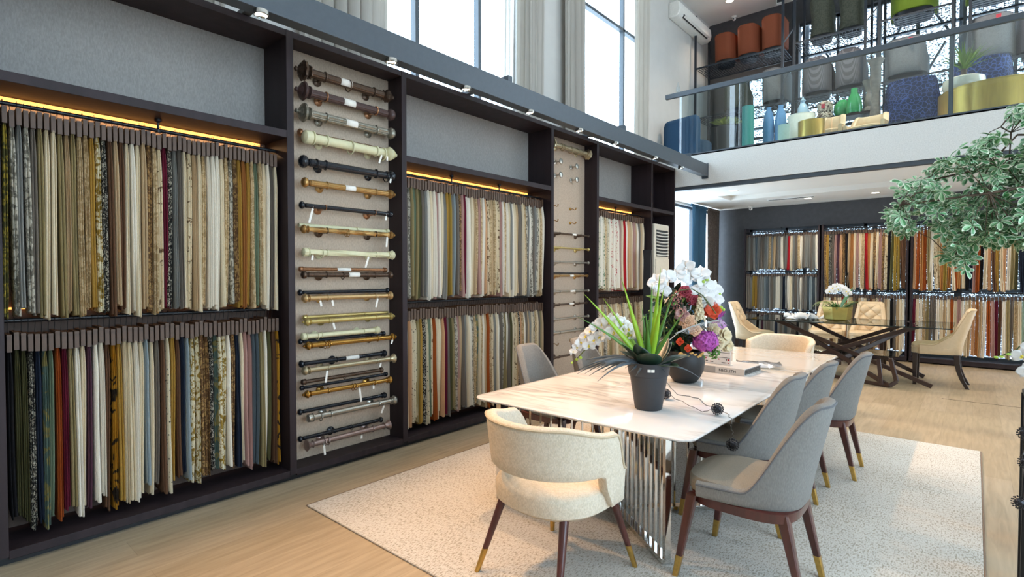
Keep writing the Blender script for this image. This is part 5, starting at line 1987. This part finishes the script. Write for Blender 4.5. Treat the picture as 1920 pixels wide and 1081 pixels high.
for x, y, z in cl:
    d = Vector((rn.uniform(-.9, .6), rn.uniform(-1, .3), rn.uniform(.2, 1.1)))
    T0 = orient(Vector((x, y, z)) - base, d, rn.uniform(0, 6.28))
    n = rn.choice((5, 6, 6, 7))
    L_ = rn.uniform(.046, .066)
    for k in range(n):
        T1 = T0 @ Matrix.Rotation(2 * pi * k / n, 4, 'Z') @ Matrix.Rotation(rn.uniform(-.1, .45), 4, 'Y') @ Matrix.Translation((.006, 0, 0)) @ Matrix.Rotation(rn.uniform(-.5, .5), 4, 'X')
        vleaf(lm, T1, L_ * rn.uniform(.75, 1.1), rn.random() < .45)
o = obj('foliage', lm, [M['vleaf'], M['vedge'], M['vleaf2']], t)
o['kind'] = 'stuff'

# stand with an orchid at the right edge of the frame
t = thing('plant_stand', 'tall slim black plant stand at the right edge of the frame, hung with beaded balls', 'plant stand', (.245, 3.6, 0))
obj('post', MB().bar((-.045, .0, .0), (-.045, .0, 1.0), .02, .02).bar((.20, .0, 0), (.20, 0, 1.0), .02, .02).bar((-.045, .2, 0), (-.045, .2, 1.0), .02, .02).bar((.20, .2, 0), (.20, .2, 1.0), .02, .02), M['black'], t, .002, False)
obj('top_plate', MB().box(-.052, .22, -.015, .215, 1.0, 1.018), M['black'], t, .003)
obj('lower_plate', MB().box(-.03, .22, -.015, .215, .3, .315), M['black'], t, .003)
obj('twig', MB().tube([(-.03, -.02, .99), (-.055, -.03, .90), (-.04, -.03, .80), (-.06, -.03, .72), (-.045, -.03, .60), (-.05, -.03, .50)], .003, 5), M['twig'], t)
for i, p in enumerate(((-.05, -.04, .84), (-.045, -.04, .70), (-.065, -.04, .50))):
    mb = MB()
    mb.ball(p, .022, 10)
    for k in range(60):
        z = 1 - 2 * (k + .5) / 60
        a = k * 2.39996
        rr = math.sqrt(1 - z * z)
        mb.ball((p[0] + rr * cos(a) * .03, p[1] + rr * sin(a) * .03, p[2] + z * .03), .004, 6)
    obj('beaded_ball', mb, M['bead'], t)
t = thing('orchid_plant', 'white orchid in a black pot on the slim stand at the right edge', 'orchid', (.33, 3.68, 1.019))
obj('pot', MB().lathe([(.001, 0), (.05, 0), (.07, .12), (.072, .125), (.062, .125), (.001, .11)], 24), M['black_vase'], t)
obj('stem', MB().tube([(0, 0, .1), (0, 0, .30), (-.05, -.03, .36), (-.12, -.06, .30), (-.17, -.08, .22), (-.225, -.09, .185)], .003, 6), M['stem'], t)
for i, (x, z, s) in enumerate(((-.15, .19, .085), (-.11, .24, .09), (-.13, .12, .08), (-.06, .26, .09))):
    pt, ct = MB(), MB()
    orchid(pt, ct, (x, -.09, z), (-.3, -1, .1), s, .2 * i)
    f = solid(obj('orchid_flower', pt, M['white_petal'], t), .001)
    obj('flower_centre', ct, M['yellow'], f)
for x, z in ((-.20, .195), (-.225, .180), (-.245, .176)):
    obj('orchid_bud', MB().ball((x, -.09, z), .008, 8, (1.3, 1, .8)), M['bud'], t)
mb = MB()
for k in range(6):
    petal(mb, Matrix.Translation((0, 0, .12)) @ Matrix.Rotation(k * 1.05, 4, 'Z') @ Matrix.Rotation(-.4, 4, 'Y'), .14, .06, .15, .8)
solid(obj('leaf', mb, M['leaf_dark'], t))
# ================================================================== balustrade and mezzanine
t = thing('balustrade', 'glass balustrade with a dark steel handrail along the mezzanine edge', 'balustrade', (0, 9.035, 3.70))
obj('handrail', MB().box(-4.20, 4.55, -.03, .03, 1.02, 1.10), M['grey_steel'], t, .004)
xs = [-3.95, -2.975, -1.62, -.255, 1.1, 2.45, 3.8]
for a, b in zip(xs[:-1], xs[1:]):
    obj('glass_panel', MB().box(a + .006, b - .006, -.006, .006, .0, 1.02), M['bal_glass'], t, smooth=False)
for x in (-.275, 2.45):
    obj('post', MB().box(x - .025, x + .025, .008, .055, 0, 1.02), M['grey_steel'], t, .003)
# air conditioner high on the left wall
t = thing('wall_air_conditioner', 'white split air conditioner high on the left wall beside the mezzanine', 'air conditioner', (XL, 10.80, 6.62))
prof = [(0, .30), (.17, .30), (.22, .26), (.235, .12), (.21, .04), (.15, 0), (0, 0)]
obj('body', MB().loft([[(x, y, z) for x, z in prof] for y in (-.82, .82)]), M['white_plastic'], t, .02)
obj('air_slot', MB().loft([[(x, y, z) for x, z in ((.150, .055), (.222, .10), (.238, .055), (.205, .015))] for y in (-.62, .62)]), M['grille'], t, .002, False)
obj('flap', MB().loft([[(x, y, z) for x, z in ((.215, .035), (.25, .062), (.253, .058), (.218, .031))] for y in (-.60, .60)]), M['white_plastic'], t, smooth=False)

# security cameras, downlights, vents


def dome(loc, up, label):
    t = thing('security_camera', label, 'security camera', loc)
    obj('base', MB().lathe([(.001, 0), (.05, 0), (.052, -.02), (.045, -.03), (.001, -.03)], 24), M['white_plastic'], t)
    obj('housing', MB().ball((0, -.0, -.055), .038, 16), M['white_plastic'], t)
    obj('lens', MB().ball((.0, -.033, -.062), .014, 12), M['black'], t)


dome((-4.02, 11.98, 7.2), 1, 'small white security camera on the high ceiling by the orange chairs')
dome((-3.72, 12.25, 3.12), 1, 'small white security camera under the low mezzanine ceiling')


def downlight(loc, r_, label, group):
    t = thing('downlight', label, 'downlight', loc, 0, group)
    obj('trim_ring', MB().lathe([(r_ * .8, .0), (r_ * .82, -.004), (r_, -.006), (r_ * 1.06, -.001), (r_ * 1.06, .0)], 28), M['white_plastic'], t)
    obj('lens', MB().lathe([(.001, -.003), (r_ * .81, -.003), (r_ * .81, -.001), (.001, -.001)], 24), M['lamp_lens'], t)


for (x, y), q in zip(DOWN[:4], ('nearest the left window', 'over the middle fabric rack', 'over the left part of the racks', 'at the right behind the tree')):
    downlight((x, y, 3.12), .075, 'round lit downlight in the low mezzanine ceiling, ' + q, 'downlights in the low ceiling')
downlight((-3.87, 11.25, 7.2), .085, 'round lit downlight in the high ceiling next to the wall air conditioner', 'downlights in the high ceiling')
t = thing('ceiling_vent', 'slim white linear air vent in the low ceiling in front of the far racks', 'vent', (-2.75, 11.5, 3.12))
obj('frame', MB().box(-.42, .42, -.06, .06, -.008, 0).box(-.42, .42, -.07, -.06, -.012, 0).box(-.42, .42, .06, .07, -.012, 0), M['white_plastic'], t, smooth=False)
for k in range(4):
    obj('slat', MB().box(-.40, .40, -.045 + .026 * k, -.035 + .026 * k, -.011, -.007), M['grille'], t, smooth=False)
for x, q in ((-3.05, 'over the orange chairs'), (-2.80, 'over the wing chairs')):
    t = thing('ceiling_spotlight', 'square white ceiling spotlight ' + q, 'spotlight', (x + .05, 11.6, 7.12), R(12))
    obj('lamp_body', MB().box(-.07, .07, -.05, .05, -.13, .0).box(-.015, .015, -.015, .015, 0, .08), M['white_plastic'], t, .006)
    obj('front_glass', MB().box(-.06, .06, -.053, -.05, -.12, -.01), M['grille'], t, smooth=False)

# steel shelving for the chairs on the mezzanine
t = thing('chair_shelving', 'dark steel wire shelving stacked with chairs against the mezzanine windows', 'shelving', (0, 11.4, 3.68))
M['wire'] = plain('dark_wire_shelf', '1f2630', .6)
posts = [-4.50, -2.82, -2.62, -1.50, -1.30, -.33, -.12, 1.0, 1.25]
for x in posts:
    for y in (-.32, .42):
        obj('post', MB().box(x - .02, x + .02, y - .02, y + .02, 0, 3.35), M['wire'], t, smooth=False)
for a, b in ((-4.50, -2.82), (-2.62, -1.50), (-1.30, -.33), (-.12, 1.0)):
    for z in (.02, 1.19, 2.23):
        mb = MB()
        for y in (-.33, .43):
            mb.box(a, b, y - .012, y + .012, z, z + .03)
        n = int((b - a) / .05)
        for k in range(n + 1):
            x = a + (b - a) * k / n
            mb.box(x - .004, x + .004, -.33, .43, z + .016, z + .024)
        for k in range(9):
            y = -.30 + k * .09
            mb.box(a, b, y - .004, y + .004, z + .010, z + .017)
        obj('wire_shelf', mb, M['wire'], t, smooth=False)
for a, b in ((-2.82, -2.62), (-1.50, -1.30), (-.33, -.12)):
    for z in (.9, 1.6, 2.3):
        obj('brace', MB().bar((a, -.32, z), (b, -.32, z + .25), .012, .02), M['grey_steel'], t, smooth=False)


def barrel(name, label, loc, w, h, mat, top='flat', rz=0, wing=0.0, base=.10, cat='chair', group=None, tagc=False, d=None):
    """upholstered chair seen from behind: curved back shell, seat, dark base"""
    t = thing(name, label, cat, loc, rz, group)
    d = d or w * .92
    pa = upath(w / 2, d * .42, -d * .5, .62)

    def hi(u):
        s = abs(sin(pi * u))
        if top == 'flat':
            return h * (.62 + .38 * sstep(.35, .75, s))
        if top == 'round':
            return h * (.55 + .45 * s ** .8)
        return h * (.9 + .1 * s)

    def lean(u, z):
        (x, y), _ = pa(u)
        k = (z - base) / (h - base)
        return (x * wing * sin(pi * k * 1.2) * (1 if k > .0 else 0) * -1, -.05 * k * abs(sin(pi * u)))
    sh, edge = shell(pa, lambda u: base, hi, .07, lean, None, 44)
    obj('backrest', sh, mat, t)
    obj('piping', MB().tube(edge, .006, 5), mat, t)
    obj('seat', slab(w / 2 - .04, d * .5, -d * .42, [(base, .01), (base + .02, 0), (h * .5, 0), (h * .54, .03), (h * .55, .12)], 3), mat, t)
    obj('plinth', slab(w / 2 - .05, d * .4, -d * .42, [(0, .02), (base, 0)], 3), M['black'], t)
    if tagc:
        obj('price_tag', MB().box(.06, .12, -d * .5 - .09, -d * .5 - .085, h - .16, h - .05), M['ink_red'], t, smooth=False)
    return t


M['rust_v'] = fabric('rust_velvet', '8a4a32')
M['olive_v'] = fabric('dark_olive_fabric', '55564a', '484a40', 'damask', .8, 30)
M['lime_v'] = fabric('lime_green_velvet', '74872c')
M['rib'] = fabric('ribbed_grey', '77757a', '5a585c', 'stripe', .85, 30, 300, (.35, .6))
M['gfab'] = fabric('mid_grey_fabric', '7d7e80', '707174', 'damask', .85, 60)
M['bluep'] = fabric('blue_crackle_velvet', '1d2c52', '4a60a0', 'leaf', .6, 17, 300, (.03, .08))
M['dgrey'] = fabric('dusky_plum_fabric', '4f474d')
gm = 'display chairs on the mezzanine shelving'
YS = 11.40
for i, (x, q) in enumerate(((-3.98, 'left'), (-3.52, 'middle'), (-3.06, 'right'))):
    barrel('barrel_chair', 'rust orange barrel chair on the top shelf, the %s one of three' % q, (x, YS, 5.94), .45, .62 + .04 * i, M['rust_v'], 'even', group=gm)
for x, q, m, w, h in ((-2.22, 'dark olive wing chair on the top shelf, left of a similar one', M['olive_v'], .44, .80), (-1.75, 'dark olive wing chair on the top shelf, right of a similar one', M['olive_v'], .44, .82),
                      (-.86, 'lime green velvet barrel chair, the left of two on the top shelf', M['lime_v'], .66, .66), (-.28 + .42, 'lime green velvet barrel chair, the right of two on the top shelf', M['lime_v'], .66, .66)):
    c = barrel('barrel_chair', q, (x, YS, 5.94), w, h, m, 'round' if m is M['olive_v'] else 'even', wing=.16 if m is M['olive_v'] else 0, group=gm)
for x, q, m, w, h, tp, tg in ((-3.75, 'grey green rounded chair, leftmost on the middle shelf', M['olive_v'], .52, .66, 'round', 0), (-3.02, 'pale grey green barrel chair on the middle shelf under the orange chairs', M['gfab'], .50, .70, 'even', 0),
                              (-2.28, 'ribbed grey chair on the middle shelf, left of two', M['rib'], .52, .72, 'round', 0), (-1.76, 'ribbed grey chair on the middle shelf, right of two', M['rib'], .50, .74, 'round', 0),
                              (-.95, 'grey box chair with a red tag on the middle shelf, by the tag-bearing left bay', M['gfab'], .62, .68, 'flat', 1), (.12, 'grey box chair with a red tag above the spiky plant', M['gfab'], .62, .72, 'flat', 1),
                              (.62, 'dusky plum chair at the right end of the middle shelf', M['dgrey'], .40, .70, 'even', 0)):
    barrel('display_chair', q, (x, YS, 4.90), w, h, m, tp, group=gm, tagc=tg)
for x, y, q, w, h, m in ((-.80, 10.66, 'deep blue crackle patterned armchair behind the balustrade', .76, .98, M['bluep']), (.02, 10.72, 'deep blue crackle patterned armchair half hidden by the spiky plant', .78, 1.10, M['bluep']),
                         (.72, 10.74, 'taupe armchair with curved seams at the right end of the mezzanine', .5, .95, M['gfab'])):
    barrel('armchair', q, (x, y, 3.68), w, h, m, 'flat', group='armchairs on the mezzanine floor', base=.14, d=.62)
barrel('armchair', 'cream low backed armchair behind the glass beside the gold drum', (-1.80, 10.0, 3.66), .40, .56, M['leather'], 'flat', R(172), base=.1, group='armchairs on the mezzanine floor')
barrel('armchair', 'wide cream curved bench chair right of the green vases', (-1.30, 9.98, 3.66), .56, .48, M['leather'], 'flat', R(170), base=.1, group='armchairs on the mezzanine floor', d=.48)
M['dteal'] = plain('dark_teal_panel', '24394a', .4)
t = thing('cabinet_block', 'rounded dark blue panel armchair at the left end of the balustrade', 'armchair', (-4.15, 9.6, 3.68), -.2)
obj('backrest', slab(.36, .10, -.10, [(0, 0), (.72, 0), (.80, .02), (.83, .06)], 5), fabric('dark_blue_fabric', '2f4e6c'), t)
obj('seat', slab(.34, .55, .11, [(.1, 0), (.38, 0), (.42, .03)], 4), fabric('dark_blue_seat', '2c4862'), t)


def drum(label, x, y, r_, h, mat, name='drum_table', cat='side table', topm=None):
    t = thing(name, label, cat, (x, y, 3.66))
    obj('body', MB().lathe([(.001, 0), (r_, 0), (r_, h - .015), (r_ * .99, h - .012)], 44), mat, t)
    obj('table_top', MB().lathe([(.001, h - .012), (r_ * 1.0, h - .012), (r_ * 1.0, h), (.001, h)], 44), topm or mat, t)


M['gold_drum'] = plain('brushed_gold_drum', 'c9a558', .35, .8, .08, 40, stretch=(1, 1, .1))
M['pale_lacq'] = plain('pale_lacquer', 'dfe0d4', .25)
drum('small gold drum table on the mezzanine floor', -1.975, 9.45, .185, .36, M['gold_drum'])
drum('tall white drum table behind the small gold drum', -2.32, 10.35, .21, .72, M['pale_lacq'])
drum('wide low gold drum table at the right of the mezzanine', .16, 9.80, .60, .46, M['gold_drum'])
drum('pale mint drum stool by the blue vases', -2.50, 9.95, .09, .50, plain('mint_lacquer', 'a9c6bf', .3), 'drum_stool', 'stool')
drum('teal drum stool near the fern', -3.10, 10.0, .10, .95, plain('teal_lacquer', '3f8f88', .35), 'drum_stool', 'stool')


def lathe_thing(name, label, cat, x, y, z, prof, mat, n=28, group=None, part='body'):
    t = thing(name, label, cat, (x, y, z), 0, group)
    obj(part, MB().lathe(prof, n), mat, t)
    return t


gv = 'vases on the mezzanine'
M['gglass'] = plain('green_glass', '2f8f52', .12, 0, .1, 12, coat=.5)
M['bglass'] = plain('blue_glass', '5f93c4', .15, 0, .1, 12, coat=.5)
# display table for the vases
t = thing('display_table', 'dark display table under the vases on the mezzanine', 'table', (-1.95, 10.85, 3.66))
obj('table_top', MB().box(-1.0, .65, -.18, .18, .66, .70), M['espresso'], t, .004)
for x in (-.96, .61):
    for y in (-.16, .16):
        obj('leg', MB().box(x - .02, x + .02, y - .02, y + .02, 0, .66), M['espresso'], t, smooth=False)
for x, q in ((-2.86, 'left'), (-2.66, 'right')):
    lathe_thing('tall_vase', 'tall ribbed blue glass vase, the %s of two' % q, 'vase', x, 10.38, 3.66, [(.001, 0), (.085, 0), (.09, .3), (.095, .7), (.075, .84), (.04, .93), (.045, .97), (.001, .96)], M['bglass'], 24, gv)
ZT = 4.361
lathe_thing('glass_decanter', 'clear blue tinted glass bottle with a pointed stopper', 'bottle', -2.42, 10.9, ZT, [(.001, 0), (.085, 0), (.09, .28), (.06, .35), (.03, .38), (.03, .40), (.05, .43), (.02, .46), (.008, .5), (.001, .5)], plain('pale_blue_glass', 'a9c8dd', .1, 0, .05, 12, coat=.5), 24, gv)
lathe_thing('green_vase', 'round green ribbed glass vase beside the taller green one', 'vase', -1.80, 10.92, ZT, [(.001, 0), (.09, 0), (.14, .12), (.13, .22), (.07, .30), (.05, .31), (.001, .30)], M['gglass'], 24, gv)
lathe_thing('green_vase', 'tall green bulbous glass vase beside the round ribbed one', 'vase', -1.60, 10.74, ZT, [(.001, 0), (.11, 0), (.125, .10), (.10, .24), (.055, .34), (.05, .42), (.001, .41)], M['gglass'], 24, gv)
st = plain('grey_stone', '75706a', .6, 0, .2, 20, .3)
lathe_thing('candlestick', 'turned grey stone candlestick, left of two', 'candlestick', -1.40, 10.80, ZT, [(.001, 0), (.09, 0), (.085, .05), (.045, .09), (.07, .18), (.05, .25), (.035, .32), (.06, .42), (.09, .50), (.10, .52), (.001, .51)], st, 20, gv)
t = thing('candlestick', 'taller grey stone candlestick with a pierced top, right of two', 'candlestick', (-1.26, 10.42, 3.66), 0, gv)
obj('body', MB().lathe([(.001, 0), (.11, 0), (.10, .1), (.06, .2), (.09, .45), (.06, .7), (.05, .9), (.08, 1.05), (.075, 1.32), (.12, 1.42), (.001, 1.42)], 20), st, t)
M['speck'] = fabric('patterned_ceramic', 'c9bfae', '4a3a34', 'damask', .4, 24)
t = thing('patterned_figurine', 'pale patterned ceramic jar with a red patch among the vases', 'ornament', (-2.05, 10.82, ZT), 0, gv)
obj('body', MB().lathe([(.001, 0), (.12, 0), (.13, .06), (.11, .10), (.125, .16), (.12, .26), (.07, .31), (.001, .32)], 22), M['speck'], t)
obj('red_patch', MB().box(-.035, .02, -.127, -.115, .17, .25), M['ink_red'], t, .003)
lathe_thing('small_jar', 'small ribbed dark plum jar beside the patterned ceramic jar', 'jar', -2.25, 10.75, ZT, [(.001, 0), (.05, 0), (.07, .08), (.065, .14), (.05, .15), (.001, .15)], plain('plum_ceramic', '594048', .3), 18, gv)
lathe_thing('glass_cup', 'clear glass candle cup left on the handrail end of the balustrade', 'cup', -3.98, 9.035, 4.801, [(.001, 0), (.03, 0), (.035, .06), (.030, .10), (.012, .14), (.006, .18), (.001, .18)], M['glass'], 18, gv)
# potted spiky plant in its pale bowl
t = thing('spiky_plant', 'spiky green palm-like plant in a glossy cream bowl on the gold drum', 'potted plant', (-.16, 9.82, 4.121))
obj('bowl', MB().lathe([(.001, 0), (.15, 0), (.22, .06), (.24, .13), (.23, .21), (.20, .23), (.19, .21), (.001, .18)], 36), plain('cream_ceramic', 'e2dccb', .12, coat=.6), t)
obj('trunk', MB().tube([(0, 0, .16), (0, 0, .36)], .035, 10), M['bark'], t)
mb = MB()
for k in range(46):
    az = k * 2.4
    blade(mb, (0, 0, .32 + .002 * k), az, rn.uniform(.30, .44), .035, .25 + .65 * ((k * 7) % 46) / 46, rn.uniform(.0, .35), 7)
solid(obj('spiky_leaf', mb, plain('palm_green', '5e7f2e', .45, 0, .25, 8), t))
t = thing('frond_plant', 'fern-like plant in a dark pot behind the left glass panels of the balustrade', 'potted plant', (-3.60, 10.35, 3.66))
obj('pot', MB().lathe([(.001, 0), (.14, 0), (.18, .75), (.17, .76), (.001, .72)], 28), M['black_vase'], t)
mb = MB()
for k in range(15):
    az = k * 2.4 + .3
    L_ = rn.uniform(.30, .46)
    bend = rn.uniform(.5, .95)
    pts = [Vector((L_ * u * bend * cos(az), L_ * u * bend * sin(az), .74 + L_ * (u * (1.15 - bend * .6) - .35 * u * u))) for u in [i / 12 for i in range(13)]]
    for i in range(1, 12):
        d = (pts[i + 1] - pts[i - 1]).normalized()
        for sg in (1, -1):
            side = Vector((-sin(az), cos(az), 0)) * sg
            ln = .11 * sin(pi * (i + .5) / 13)
            p = pts[i]
            mb.add([tuple(p), tuple(p + side * ln * .5 + d * .02), tuple(p + side * ln + d * .03), tuple(p + side * ln * .5 - d * .004)], [(0, 1, 2, 3)])
solid(obj('fern_frond', mb, plain('yellow_green_fern', '8f9c45', .5, 0, .2, 8), t))['kind'] = 'stuff'
t = thing('framed_card', 'small white card with a round red print on the gold drum by the right end', 'card', (.30, 10.1, 4.121))
obj('sheet', MB().box(-.09, .09, -.004, .004, 0, .19), M['card_w'], t, .001, False)
obj('printed_disc', MB().loft([[(.03 * cos(2 * pi * j / 18) - .01, y, .08 + .03 * sin(2 * pi * j / 18)) for j in range(18)] for y in (-.006, -.004)]), M['ink_red'], t, smooth=False)
